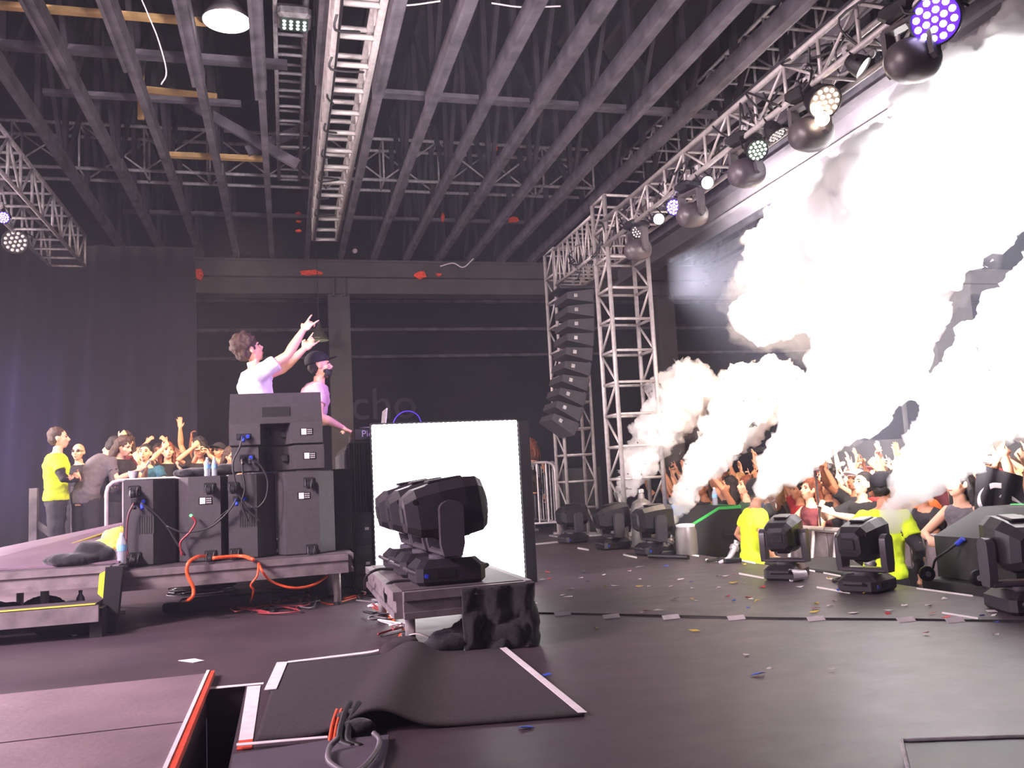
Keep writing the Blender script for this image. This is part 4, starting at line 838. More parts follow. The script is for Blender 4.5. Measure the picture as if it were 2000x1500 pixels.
cable('cable', [PZ(745, 11, 5.1), PZ(800, 10, 5.1), PZ(860, 2, 5.1)], .008, WHITE, 'pale sagging wire at the top left of the mid joists'); cable('cable', [PZ(960, 6, 5.1), PZ(1020, 14, 5.1), PZ(1095, 12, 5.1)], .008, WHITE, 'pale sagging wire at the top right of the mid joists')
t = thing('security_camera', 'little round white camera on the far pipe below the joists', 'camera', PY(693, 490, 15.0)); MB().ell(PY(693, 490, 15.0), .045).build('dome', WHITE, t, smooth=True); MB().box(PY(693, 484, 15.02), (.05, .05, .05)).build('mount', BLKM, t)
# ================================================================== LINE ARRAY AND SUBS
ang = 0; p = V((3.86, 11.0, 3.3)); 
MB_ = MB(); MB_.box((3.86, 11.0, 3.36), (.5, .5, .05), bev=.01); tag(MB_.build('rigging_frame', BLKM), 'black rigging frame above the hung loudspeaker column', 'rigging')
zc = 3.33
for k in range(10):
    tl = .02*k+.012*k*k*.35; h_ = .19; R = Matrix.Rotation(tl, 3, 'Y')
    c = V((3.86-.004*k*k, 11.0, zc-h_/2)); zc -= h_*math.cos(tl)+.004
    t = thing('line_array_loudspeaker', 'black hung loudspeaker cabinet, %s from the top of the column' % ORD[k], 'loudspeaker', c, 0, 'hung loudspeaker column')
    mb = MB(); mb.prism([c+R@V(q) for q in ((-.17, -.29, -.045), (.2, -.29, -.09), (.2, -.29, .09), (-.17, -.29, .045))], (0, .58, 0)); mb.build('cabinet', BOX, t)
    MB().box(c+R@V((.206, 0, 0)), (.012, .56, .16), R).build('grille', BOXD, t)
    MB().box(c+R@V((-.05, -.296, 0)), (.05, .012, .05), R, bev=.004).build('side_bracket', STEEL, t)
def bigbox(label, x0, x1, y0, y1, z0, z1, top=None, handles=(), green=False, group='loudspeakers in the pit'):
    t = thing('subwoofer', label, 'loudspeaker', ((x0+x1)/2, (y0+y1)/2, z0), 0, group)
    mb = MB()
    if top: mb.prism([(x0, y0, z0), (x1, y0, z0), (x1, y0, z1), (x0+top[0], y0, z1), (x0, y0, z1-top[1])], (0, y1-y0, 0))
    else: mb.box(((x0+x1)/2, (y0+y1)/2, (z0+z1)/2), (x1-x0, y1-y0, z1-z0), bev=.012)
    mb.build('cabinet', BOXG, t)
    for hx, hz in handles: MB().box((hx, y0-.002, hz), (.16, .012, .1), bev=.004).build('handle_recess', BOXD, t); 
    for hx, hz in handles: MB().tube([(hx-.06, y0-.008, hz), (hx+.06, y0-.008, hz)], .009).build('handle_bar', BLKM, t)
    if green:
        GT = mat('green_gaffer_tape', '#3fbf57', .5)
        if top:
            mb = MB(); mb.prism([(x0-.004, y0-.004, z1-top[1]), (x0+top[0], y0-.004, z1), (x1, y0-.004, z1), (x1, y0-.004, z1-.03), (x0+top[0], y0-.004, z1-.03), (x0-.004, y0-.004, z1-top[1]-.03)], (0, .008, 0)); mb.build('tape_edge', GT, t)
            mb = MB(); slab(mb, x1-.03, x1+.004, y0, y1, z1, z1+.004); mb.build('tape_edge', GT, t)
        else:
            mb = MB(); slab(mb, x0-.003, x0+.03, y0, y1, z1, z1+.004); slab(mb, x0, x1, y0-.003, y0+.03, z1, z1+.004); mb.build('tape_edge', GT, t)
    return t
BOXG = mat('black_green_cabinet_paint', '#262627', .6, 0, .12, 30, .3, 300)
bigbox('large dark sub cabinet at the foot of the farther tower', 3.9, 4.5, 12.0, 12.6, .0, .95, group=None)
bigbox('green-taped sloping loudspeaker on the pit subs, middle of the lip', 3.98, 4.66, 8.3, 8.95, -.34, .42, (.42, .2), ((4.5, .12),), True)
bigbox('dark sub in the pit under the green-taped loudspeaker', 3.95, 4.75, 8.25, 9.0, -1.0, -.345, None, ((4.3, -.55),))
bigbox('low dark sub in the pit beyond the green-taped loudspeaker', 3.95, 4.6, 8.98, 9.08, -1, .05, None, (), True)
bigbox('long dark sub in the pit between the two guards', 4.05, 4.7, 5.75, 6.9, -1, -.02, None, ((4.3, -.3),))
bigbox('green-taped sloping loudspeaker at the right picture edge', 4.2, 4.88, 4.3, 4.95, .02, .46, (.4, .17), (), True)
bigbox('dark sub in the pit below the right green-taped loudspeaker', 4.1, 4.86, 4.25, 5.0, -1.0, .015, None, ((4.5, -.3),))
t = TOP[-1]
cable('cable', [PX(1822, 1110, 4.08), PX(1828, 1092, 4.08), PX(1850, 1076, 4.1), PX(1872, 1060, 4.18)], .008, RUBBER, 'black cable with a blue plug on the right pit sub')
tag(MB().tube([PX(1868, 1064, 4.17), PX(1882, 1052, 4.18)], .016, 10).build('cable_connector', BLUEP), 'blue plug on the right pit loudspeaker', 'connector')
for k, (a, b) in enumerate(((1808, 1120), (1908, 1128))):
    q = PX(a, b, 4.06); t = thing('caster_wheel', '%s round black caster wheel on the right pit sub' % ['left', 'right'][k], 'wheel', q)
    auto(MB().lathe([(.001, 0), (.04, 0), (.05, .006), (.05, .03), (.04, .036), (.001, .036)], q, (-.3, -1, 0), 20).build('tyre', BLK, t)); MB().lathe([(.001, 0), (.018, 0), (.018, .045), (.001, .046)], q, (-.3, -1, 0), 12).build('hub', STEEL, t)
# barricades
def barrier(label, a, b, h, z0, nb, m=ALU, r=.019, group='crowd barriers'):
    a, b = V(a), V(b); d = (b-a).normalized(); L = (b-a).length; t = thing('crowd_barrier', label, 'barrier', a, 0, group)
    c = .12; pts = [a+V((0, 0, z0+.02))]+[a+V((0, 0, z0+h-c))]+[a+d*(c*(1-math.cos(x)))+V((0, 0, z0+h-c+c*math.sin(x))) for x in (PI/6, PI/3, PI/2)]
    pts += [b-d*(c*(1-math.cos(x)))+V((0, 0, z0+h-c+c*math.sin(x))) for x in (PI/2, PI/3, PI/6)]+[b+V((0, 0, z0+h-c)), b+V((0, 0, z0+.02))]
    MB().tube(pts, r, 10, ref=d.cross(V((0, 0, 1)))).build('frame', m, t, smooth=True)
    MB().tube([a+V((0, 0, z0+.18)), b+V((0, 0, z0+.18))], r*.8, 8).build('lower_rail', m, t)
    for i in range(1, nb+1): q = a+d*(L*i/(nb+1)); MB().tube([q+V((0, 0, z0+.18)), q+V((0, 0, z0+h-.005))], r*.55, 8).build('bar', m, t)
    for q in (a, b): MB().box(q+V((0, 0, z0+.015)), (.06, .3, .03)).build('foot', m, t)
    return t
ALW = mat('white_barrier_metal', '#cfc6c8', .4, .3)
barrier('white tubular barrier beside the side crowd, behind the leftmost loudspeaker', (-1.8, 9.7, 0), (-.4, 9.9, 0), 1.02, 0, 8, ALW)
barrier('metal crowd barrier right of the LED panel', (2.7, 12.0, 0), (3.78, 12.0, 0), 1.05, 0, 7, ALW)
barrier('second metal barrier standing behind the farther tower foot', (3.82, 12.1, 0), (3.82, 13.4, 0), 1.05, 0, 8, ALU_D)
t = thing('timber_rail', 'grey timber rail with two posts behind the guard in yellow', 'rail', (-2.6, 10.6, 0))
for x in (-2.72, -2.3): mb = MB(); slab(mb, x-.04, x+.04, 10.62, 10.7, 0, 1.0); mb.build('post', JOIST, t)
mb = MB(); mb.box((-2.5, 10.66, .45), (.5, .04, .07), Matrix.Rotation(.7, 3, 'Y')); mb.build('brace', JOIST, t)
def panel_barrier(label, x, y0, y1, h=1.15):
    t = thing('stage_barricade', label, 'barrier', (x, y0, -1), 0, 'front barricade panels')
    mb = MB(); slab(mb, x, x+.02, y0, y1, -1+.1, -1+h-.04); mb.build('panel', mat('barricade_sheet', '#8f8388', .45, .4, .15, 10), t)
    MB().tube([(x, y0, -1+h), (x, y1, -1+h)], .03, 10).build('top_rail', ALU, t); MB().box((x-.03, (y0+y1)/2, -1+.62), (.06, y1-y0, .04)).build('step_ledge', ALU, t)
    for i in range(3):
        y = y0+(y1-y0)*(.15+.35*i); MB().tube([(x-.02, y, -1+h-.02), (x-.26, y-.05, -.98)], .018, 8).build('strut', ALU, t)
    MB().box((x-.05, (y0+y1)/2, -.985), (.6, y1-y0, .02)).build('floor_plate', ALU_D, t)
for i in range(8): panel_barrier('grey metal barricade panel before the crowd, %s from the right edge' % ORD[i], 5.25, 2.9+1.2*i, 4.08+1.2*i)
# ================================================================== PEOPLE
def skin(name, c): return mat(name, c, .55, 0, .05, 12)
SK = [skin('skin_tan', '#c88f70'), skin('skin_light', '#dba98c'), skin('skin_brown', '#8f5b40'), skin('skin_olive', '#b8805c')]
HAIR = {'black': mat('black_hair', '#1c1617', .6, 0, .2, 40, .6, 200), 'brown': mat('brown_hair', '#3e2a20', .6, 0, .2, 40, .6, 200), 'auburn': mat('auburn_hair', '#6b3520', .6, 0, .2, 40, .6, 200), 'blond': mat('blond_hair', '#a8824e', .6, 0, .2, 40, .6, 200)}
EYEM = mat('eye_dark', '#1a1210', .2, 0, 0); LIPM = mat('lip_colour', '#8e4a40', .5, 0, 0); TEETH = mat('teeth', '#efe6dc', .4, 0, 0)
def fab(name, c): return mat(name, c, .9, 0, .08, 10, .25, 40)
SHIRT = {'black': fab('black_cotton', '#1d1a1f'), 'white': fab('white_cotton', '#d8d0d0'), 'red': fab('red_cotton', '#a82a2c'), 'grey': fab('grey_cotton', '#5c565c'), 'blue': fab('blue_cotton', '#234a7c'), 'green': fab('green_cotton', '#2f4a3a'), 'maroon': fab('maroon_cotton', '#5a2228'), 'navy': fab('navy_cotton', '#1d2340'), 'pink': fab('pink_cotton', '#c9a2a6'), 'yellow': fab('hi_vis_yellow', '#d6f22c'), 'teal': fab('teal_cotton', '#1d4a5c'), 'orange': fab('orange_cotton', '#c8662c')}
JEANS = fab('dark_trousers', '#24222a')
def hand_mesh(mb, W, d, n, shape, side, k=1.0):
    # W wrist, d finger direction, n palm-facing direction, side +1 right / -1 left
    d = V(d).normalized(); n = V(n); n = (n-d*n.dot(d)).normalized(); s = d.cross(n)*side        # s points to the thumb side
    c = W+d*.05*k
    R = Matrix((s, n, d)).transposed()
    mb.ell(c, (.042*k, .018*k, .052*k), R, 12, 8)
    L = (.078, .086, .08, .064)
    curl = {'open': (.12, .1, .12, .2), 'relax': (.5, .6, .7, .8), 'fist': (1, 1, 1, 1), 'horns': (.05, 1, 1, .08), 'point': (.02, 1, 1, 1), 'peace': (.05, .05, 1, 1), 'grip': (.8, .85, .9, .95)}[shape]
    spread = {'open': .28, 'horns': .25, 'peace': .3}.get(shape, .08)
    for i in range(4):
        o = (1.5-i)*.0205*k; b = W+d*.088*k+s*o
        a0 = curl[i]*1.35; fd = d*math.cos(a0*.55)+n*math.sin(a0*.55)+s*((1.5-i)*spread*.5); fd.normalize()
        p1 = b+fd*L[i]*.45*k; f2 = (fd*math.cos(a0)+n*math.sin(a0)-d*(.0)).normalized(); p2 = p1+f2*L[i]*.32*k
        f3 = (f2*math.cos(a0*.9)+(n*math.cos(a0)-d*math.sin(a0))*math.sin(a0*.9)).normalized(); p3 = p2+f3*L[i]*.27*k
        mb.tube([b-fd*.015*k, p1, p2, p3], [.0105*k, .0098*k, .009*k, .0072*k], 8); mb.ell(p3, .0075*k, n=8, m=5)
    tb = W+d*.025*k+s*.03*k; td = (s*.75+d*.7+n*.2).normalized()
    if shape in ('fist', 'horns', 'point', 'grip', 'peace'): t2 = (d*.6+n*.75-s*.35).normalized()
    else: t2 = (s*.4+d*.9+n*.1).normalized()
    q1 = tb+td*.036*k; q2 = q1+t2*.034*k; mb.tube([tb-td*.01*k, q1, q2], [.0135*k, .0115*k, .009*k], 8); mb.ell(q2, .0092*k, n=8, m=5)
class Pose:
    def __init__(s, L, R, tilt=(0, 0), head=(0, 0), stance=0, hipz=0): s.L, s.R, s.tilt, s.head, s.stance, s.hipz = L, R, tilt, head, stance, hipz
# an arm: (elbow, wrist, finger direction, palm direction, hand shape), body facing +Y, right = +X, shoulders at (+-.18, 0, 1.43)
def limb_fix(S, E, W):
    S, E, W = V(S), V(E), V(W); E = S+(E-S).normalized()*.285; W = E+(W-E).normalized()*.25; return E, W
def person_meshes(key, pose, sleeve='short', hair='short', vox=.0105, female=False, long_top=False, face=True, coat=False):
    tl = Matrix.Rotation(pose.tilt[1], 3, 'Y') @ Matrix.Rotation(-pose.tilt[0], 3, 'X'); piv = V((0, 0, 1.0))
    T = lambda p: piv+tl@(V(p)-piv) if V(p).z > 1.0 else V(p)
    fw = .93 if female else 1.0
    SEC = [(.84, .13, .1), (.9, .165, .118), (.97, .163, .118), (1.05, .142 if female else .15, .105), (1.15, .145*fw, .108), (1.25, .168*fw, .122), (1.34, .178*fw, .122), (1.41, .165*fw, .1), (1.45, .11, .078), (1.475, .066, .062)]
    b = MB()
    b.tube([T((0, -.005, z)) for z, _, _ in SEC], [(rx, ry) for _, rx, ry in SEC], 20, ref=(0, 1, 0))
    if female:
        for s in (-1, 1): b.ell(T((s*.075, .085, 1.27)), (.062, .055, .06), None, 12, 8)
    hp = T((0, .005, 1.47)); hr = Matrix.Rotation(pose.head[0], 3, 'Z') @ Matrix.Rotation(pose.head[1], 3, 'X')     # yaw, pitch(up +)
    nt = hp+hr@V((0, .012, .07)); b.tube([T((0, -.01, 1.43)), hp, nt], [.062, .054, .052], 14)
    hc = hp+hr@V((0, .025, .165)); H = lambda x, y, z: hc+hr@V((x, y, z))
    def E(x, y, z, r, mb=b, n=16, m=12): mb.ell(H(x, y, z), r, hr, n, m)
    E(0, -.012, .028, (.076, .094, .092), n=20, m=14); E(0, .018, -.03, (.064, .076, .075)); E(0, .036, -.078, (.043, .048, .034)); E(0, .052, -.092, (.026, .026, .02))
    b.tube([H(0, .082, .022), H(0, .1, -.008), H(0, .112, -.026)], [.009, .012, .0145], 10); E(0, .096, -.032, (.018, .014, .009))
    E(-.034, .074, .03, (.025, .016, .008)); E(.034, .074, .03, (.025, .016, .008)); E(0, .084, -.058, (.024, .014, .008)); E(0, .08, -.07, (.02, .013, .007))
    E(-.045, .056, -.022, (.024, .02, .022)); E(.045, .056, -.022, (.024, .02, .022))
    for s in (-1, 1): b.ell(H(s*.078, -.008, -.005), (.012, .022, .033), hr @ Matrix.Rotation(s*.3, 3, 'Z'), 10, 8)
    arms = []
    for s, A in ((-1, pose.L), (1, pose.R)):
        S = T((s*.172*fw, -.005, 1.405)); El, W = limb_fix(S, A[0], A[1]); arms.append((s, S, El, W))
        k = .93 if female else 1
        b.tube([T((s*.1, -.005, 1.39)), S, S.lerp(El, .35), S.lerp(El, .75), El, El.lerp(W, .3), El.lerp(W, .7), W, W+V(A[2]).normalized()*.02], [.05*k, .055*k, .047*k, .041*k, .038*k, .042*k, .034*k, .026*k, .024*k], 14)
        hand_mesh(b, W, A[2], A[3], A[4], s, k)
    st = pose.stance; legs = []
    for s in (-1, 1):
        hip = V((s*.088, 0, .9)); kn = V((s*(.1+.02), .02*s*st, .49)); an = V((s*(.11+.03*abs(st)), -.01+.08*s*st, .085)); legs.append((s, hip, kn, an))
        b.tube([hip+V((0, 0, .03)), hip-V((0, 0, .1)), kn+V((0, 0, .12)), kn, kn-V((0, .015, .12)), an+V((0, 0, .12)), an], [.085, .086, .062, .054, .055, .04, .036], 14)
        b.tube([an+V((0, -.04, -.045)), an+V((0, .05, -.045)), an+V((0, .15, -.055)), an+V((0, .2, -.058))], [(.034, .036), (.042, .034), (.045, .024), (.03, .016)], 12, ref=(0, 0, 1))
    out = {'body': remesh(b, vox, 2, .5, key+'_body')}
    g = .016
    # shirt
    t = MB(); top = [(z, rx, ry) for z, rx, ry in SEC if z > .88]; lowz = .86 if long_top or coat else .92
    q = [(lowz, .178 if not coat else .2, .135)]+[(z, rx+g*(1.3 if z < 1.2 else 1), ry+g*1.1) for z, rx, ry in top[1:-1]]+[(1.462, .09, .078)]
    t.tube([T((0, -.005, z)) for z, _, _ in q], [(rx, ry) for _, rx, ry in q], 22, ref=(0, 1, 0))
    if female:
        for s in (-1, 1): t.ell(T((s*.075, .088, 1.27)), (.072, .062, .07), None, 12, 8)
    for s, S, El, W in arms:
        if sleeve == 'none': continue
        e = {'short': S.lerp(El, .62)}.get(sleeve)
        if e is not None: t.tube([T((s*.1, -.005, 1.39)), S, S.lerp(El, .35), e], [.062, .072, .066, .068], 14)
        else: t.tube([T((s*.1, -.005, 1.39)), S, S.lerp(El, .5), El, El.lerp(W, .5), W.lerp(El, .06)], [.062, .07, .06, .053, .047, .038], 14)
    me = remesh(t, .013, 3, .5, key+'_shirt')
    for v in me.vertices:
        p = v.co; f = .011*noise.noise(V((p.x*9, p.y*9, p.z*16)))+.006*noise.noise(p*28); v.co = p+v.normal*f
    out['shirt'] = me
    tr = MB(); tr.tube([V((0, -.005, z)) for z in (.86, .92, .98)], [(.165, .125), (.176, .13), (.168, .125)], 18, ref=(0, 1, 0))
    for s, hip, kn, an in legs: tr.tube([hip+V((0, 0, .02)), hip-V((0, 0, .1)), kn+V((0, 0, .1)), kn, kn-V((0, .01, .15)), an+V((0, 0, .02))], [.098, .1, .08, .072, .068, .06], 14)
    me = remesh(tr, .015, 2, .5, key+'_trousers')
    for v in me.vertices:
        p = v.co; v.co = p+v.normal*(.009*noise.noise(V((p.x*8, p.y*8, p.z*14))))
    out['trousers'] = me
    sh = MB()
    for s, hip, kn, an in legs: sh.tube([an+V((0, -.055, -.04)), an+V((0, .03, -.035)), an+V((0, .13, -.048)), an+V((0, .2, -.056))], [(.04, .042), (.05, .046), (.052, .034), (.036, .024)], 12, ref=(0, 0, 1))
    out['shoes'] = remesh(sh, .012, 1, .5, key+'_shoes')
    # hair
    if hair != 'bald':
        h = MB(); rnd = random.Random(key)
        if hair in ('short', 'messy', 'long', 'flying', 'bun'):
            gx = .014 if hair == 'short' else .022
            h.ell(H(0, -.03, .05), (.072+gx, .082+gx, .08+gx), hr, 20, 14); h.ell(H(0, -.052, .0), (.07+gx*.6, .062+gx*.5, .075), hr, 16, 10)
            if hair in ('messy', 'flying'):
                for _ in range(60):
                    a, c_ = rnd.uniform(0, 2*PI), rnd.uniform(-.1, 1); y = math.sin(a)
                    x, yy, z = .09*math.cos(a)*math.sqrt(max(0, 1-c_*c_)), -.03+.098*y*math.sqrt(max(0, 1-c_*c_)), .05+.1*c_
                    if yy < .05 or z > .11: h.ell(H(x, yy, z), rnd.uniform(.016, .03), None, 8, 6)
            if hair == 'long':
                for k in range(11):
                    a = PI+PI*(k-.0)/10; x0, y0 = .082*math.cos(a), -.03+.08*math.sin(a)
                    h.tube([H(x0*.95, y0, .06), H(x0*1.1, y0*1.05-.005, -.04), T(tuple(piv+tl.transposed()@(H(x0*1.25, y0*1.2-.02, -.15)-piv))), H(x0*1.35, y0*1.15-.03, -.25)+V((0, 0, -.0))], [.03, .032, .03, .016], 8)
            if hair == 'flying':
                for k in range(16):
                    a = rnd.uniform(-.9, .9); c_ = rnd.uniform(-.4, .7); h.tube([H(.05*a, .0, .1), H(.11*a+.03, .07, .12*c_+.03), H(.16*a+.05, .17, .2*c_-.03), H(.2*a+.06, .26, .24*c_-.12)], [.035, .03, .02, .007], 7)
            if hair == 'bun': h.ell(H(0, -.11, .11), .04, n=12, m=8)
        if hair in ('cap', 'beanie'):
            h.ell(H(0, -.045, .0), (.078, .066, .07), hr, 16, 10)
        me = remesh(h, .0115, 1, .4, key+'_hair'); am = .012 if hair != 'short' else .006
        for v in me.vertices: v.co = v.co+v.normal*(am*noise.noise(V((v.co.x*40, v.co.y*40, v.co.z*22)))+.004*noise.noise(v.co*90))
        out['hair'] = me
        if hair in ('cap', 'beanie'):
            c = MB(); c.ell(H(0, -.02, .05), (.09, .108, .088), hr, 24, 14); 
            me = c.mesh('cap'); import bmesh
            bm = bmesh.new(); bm.from_mesh(me); bmesh.ops.bisect_plane(bm, geom=bm.verts[:]+bm.edges[:]+bm.faces[:], plane_co=H(0, 0, .032 if hair == 'cap' else .02), plane_no=hr@V((0, -.12, 1)), clear_inner=True); bm.to_mesh(me); bm.free()
            me = mesh_eval(me, [('SOLIDIFY', dict(thickness=.006, offset=1))]); 
            if hair == 'cap':
                br = MB(); g_ = []
                for j in range(6):
                    u_ = j/5; g_.append([H(math.sin(a)*(.085+.0*u_), .055+math.cos(a)*.03+u_*(.085*math.cos(a)), .045+.012*math.cos(a*1.3)+u_*.018) for a in [(-1.2+2.4*i/10) for i in range(11)]])
                br.sheet(g_, .006); out['brim'] = br.mesh('cap_brim', smooth=True)
            out['cap'] = me
    if face:
        e = MB()
        for s in (-1, 1): e.ell(H(s*.032, .077, .014), (.0125, .008, .006), hr, 10, 6)
        out['eyes'] = e.mesh('eyes', smooth=True)
        br = MB()
        for s in (-1, 1): br.tube([H(s*.016, .089, .034), H(s*.034, .088, .039), H(s*.052, .076, .034)], [.004, .005, .003], 6)
        out['eyebrows'] = br.mesh('eyebrows', smooth=True)
        l = MB(); l.ell(H(0, .0945, -.062), (.021, .008, .0065), hr, 12, 6); out['mouth'] = l.mesh('mouth', smooth=True)
    out['_H'] = H; out['_arms'] = arms; out['_T'] = T; return out
PM = {'shirt': 'black', 'trousers': None}
def person(label, me, loc, rz, scale=1.0, skinm=None, shirt='black', hairc='black', capm=None, group=None, trousers=None, extra=None):
    t = thing('person', label, 'person', loc, rz, group); t.scale = (scale,)*3
    sm = skinm or SK[0]; put('body', me['body'], sm, t)
    put('top_garment', me['shirt'], SHIRT[shirt] if isinstance(shirt, str) else shirt, t); put('trousers', me['trousers'], trousers or JEANS, t); put('shoes', me['shoes'], BLK, t)
    if 'hair' in me: put('hair', me['hair'], HAIR[hairc], t)
    if 'cap' in me: c = put('cap', me['cap'], capm or SHIRT['black'], t)
    if 'brim' in me: put('cap_brim', me['brim'], capm or SHIRT['black'], c)
    for n_, m_ in (('eyes', EYEM), ('eyebrows', HAIR[hairc]), ('mouth', LIPM)):
        if n_ in me: put(n_, me[n_], m_, t)
    return t
UPW = (0, .1, 1)
def up(s, x, y, z): return (s*x, y, z)
# ---- DJs
djp = Pose(((-.20, .30, 1.52), (-.12, .55, 1.80), (.1, .75, .75), (.9, -.2, .1), 'horns'), ((.20, .26, 1.6), (.17, .42, 1.9), (0, .7, .8), (-.6, .2, -.5), 'horns'), tilt=(-.06, 0), head=(.15, .42))
m = person_meshes('dj_arms', djp, 'short', 'messy', .0075)
person('man with messy brown hair in a pale shirt throwing both arms up behind the loudspeakers', m, (-.21, 7.35, .36), -PI/2+.2, 1.0, SK[1], 'white', 'brown')
dj2 = Pose(((-.26, .06, 1.2), (-.12, .28, 1.1), (0, .9, -.4), (0, -.3, -1), 'relax'), ((.26, .1, 1.18), (.16, .33, 1.02), (-.1, .9, -.5), (0, -.4, -1), 'relax'), tilt=(.26, 0), head=(0, .1))
m = person_meshes('dj_cap', dj2, 'short', 'cap', .0075)
d2 = person('bearded man in a dark cap leaning over the DJ table', m, (.17, 7.45, .36), -PI/2+.05, .93, SK[1], 'pink', 'black')
H = m['_H']; bd = MB()
for _ in range(70):
    a = random.uniform(-1.5, 1.5); z = random.uniform(-.112, -.045); yy = .02+.075*math.cos(a)*(1-.2*abs(z+.06)/.05); bd.ell(H(.064*math.sin(a), yy-(.0 if z < -.05 else .02), z), random.uniform(.011, .015), None, 8, 6)
put('beard', remesh(bd, .006, 1, .4, 'beard'), HAIR['black'], d2)
# ---- guards
g1 = Pose(((-.28, .08, 1.2), (-.04, .24, 1.2), (1, .1, .0), (0, -1, 0), 'relax'), ((.28, .08, 1.2), (.06, .25, 1.16), (-1, .1, .05), (0, -1, 0), 'relax'), head=(0, .05))
m = person_meshes('guard_folded', g1, 'short', 'short', .009); ml = person_meshes('guard_sleeves', g1, 'long', 'short', .012, face=False)
t = person('guard in a hi-vis yellow shirt with folded arms at the left', m, (-2.36, 10.1, 0), -PI/2+.15, .92, SK[1], 'yellow', 'brown'); 
u = put('undershirt', ml['shirt'], SHIRT['black'], t); u.scale = (.975, .975, .995)
g2 = Pose(((-.3, -.05, 1.2), (-.22, .1, 1.0), (0, .6, -.8), (1, 0, 0), 'fist'), ((.3, -.0, 1.18), (.22, .12, .98), (0, .5, -.8), (-1, 0, 0), 'fist'), tilt=(.12, .0), head=(0, -.1))
m = person_meshes('guard_lean', g2, 'short', 'beanie', .011); ml = person_meshes('guard_lean_sl', g2, 'long', 'beanie', .013, face=False)
t = person('guard in a hi-vis yellow shirt and black sleeves behind the fifth moving-head lamp', m, (4.16, 5.43, -.86), -PI/2+.35, .90, SK[0], 'yellow', 'black'); u = put('undershirt', ml['shirt'], SHIRT['black'], t); u.scale = (.972, .972, .995)
YT = fab('hi_vis_trousers', '#d6f22c')
person('guard in all hi-vis yellow and a black beanie half hidden by smoke', m, (4.25, 7.4, -.9), -PI/2-.2, .91, SK[0], 'yellow', 'black', trousers=YT)
g3 = Pose(((-.25, .2, 1.25), (-.2, .42, 1.2), (0, 1, 0), (0, 0, -1), 'grip'), ((.25, .2, 1.25), (.15, .42, 1.15), (0, 1, 0), (0, 0, -1), 'grip'), tilt=(.35, 0), head=(0, -.2))
m = person_meshes('crouch', g3, 'long', 'short', .012)
person('person in a bright blue jacket bending behind the second smoke jet', m, (4.2, 9.15, -.9), -PI/2-.4, .92, SK[0], mat('bright_blue_jacket', '#2f86e8', .7, 0, .1), 'brown')
# ---- side crowd (upstage left)
poses = {}
def mk(key, *a, **k): poses[key] = person_meshes(key, *a, **k); return poses[key]
P_up = Pose(((-.3, .1, 1.62), (-.26, .2, 1.9), (-.1, .15, 1), (.2, .9, 0), 'open'), ((.3, .12, 1.6), (.24, .25, 1.88), (.1, .1, 1), (0, .9, 0), 'open'), head=(0, .15))
P_up2 = Pose(((-.34, .05, 1.5), (-.42, .2, 1.78), (-.2, .3, .9), (.4, .9, 0), 'horns'), ((.24, .2, 1.58), (.14, .34, 1.8), (-.1, .4, .9), (-.2, .9, 0), 'horns'), head=(.15, .2))
P_one = Pose(((-.27, .02, 1.18), (-.2, .22, 1.1), (.1, .9, 0), (1, 0, 0), 'relax'), ((.26, .04, 1.68), (.22, .12, 1.95), (0, .1, 1), (0, 1, 0), 'open'), head=(0, .1))
P_phone = Pose(((-.25, .18, 1.2), (-.06, .36, 1.3), (.4, .5, .7), (.7, -.4, 0), 'grip'), ((.25, .18, 1.2), (.08, .36, 1.3), (-.3, .6, .6), (-.7, -.3, 0), 'grip'), head=(0, -.35))
P_film = Pose(((-.25, .25, 1.42), (-.08, .42, 1.6), (.3, .2, .9), (.5, .5, 0), 'grip'), ((.25, .25, 1.42), (.08, .42, 1.6), (-.3, .2, .9), (-.5, .5, 0), 'grip'), head=(0, .1))
P_rail = Pose(((-.28, .25, 1.22), (-.06, .4, 1.18), (.8, .5, -.1), (0, 0, -1), 'relax'), ((.28, .25, 1.22), (.12, .42, 1.18), (-.8, .5, -.1), (0, 0, -1), 'relax'), tilt=(.3, 0), head=(0, .15))
P_fist = Pose(((-.3, .2, 1.4), (-.2, .4, 1.62), (0, .3, 1), (.6, 0, 0), 'fist'), ((.28, .1, 1.66), (.25, .2, 1.93), (0, .1, 1), (-.5, 0, 0), 'fist'), head=(-.1, .12))
P_face = Pose(((-.26, .14, 1.2), (-.1, .26, 1.42), (.3, -.2, .9), (0, -1, 0), 'relax'), ((.24, .2, 1.5), (.1, .16, 1.66), (-.6, -.2, .7), (0, -1, .1), 'relax'), head=(0, .1))
P_heart = Pose(((-.3, .12, 1.6), (-.1, .24, 1.82), (.6, 0, .7), (.5, -.6, 0), 'relax'), ((.3, .12, 1.6), (.1, .24, 1.82), (-.6, 0, .7), (-.5, -.6, 0), 'relax'), head=(.1, .15))
mk('up_short', P_up, 'short', 'short'); mk('up_long', P_up2, 'none', 'long', female=True); mk('one_short', P_one, 'short', 'messy'); mk('phone_long', P_phone, 'short', 'long', female=True)
mk('film_cap', P_film, 'short', 'cap'); mk('rail_long', P_rail, 'none', 'long', female=True); mk('rail_short', P_rail, 'short', 'short'); mk('fist_short', P_fist, 'short', 'short'); mk('face_bald', P_face, 'short', 'bald'); mk('heart_long', P_heart, 'none', 'long', female=True); mk('up_none', P_up, 'none', 'messy'); mk('face_long', P_face, 'short', 'long', female=True)
mk('up_cap', P_up2, 'short', 'cap')
sg = 'side crowd upstage'
P_rest = Pose(((-.24, .02, 1.15), (-.2, .1, .92), (0, .1, -1), (1, 0, 0), 'relax'), ((.24, .02, 1.15), (.2, .1, .92), (0, .1, -1), (-1, 0, 0), 'relax'), head=(.3, 0))
mk('rest_bald', P_rest, 'short', 'bald')
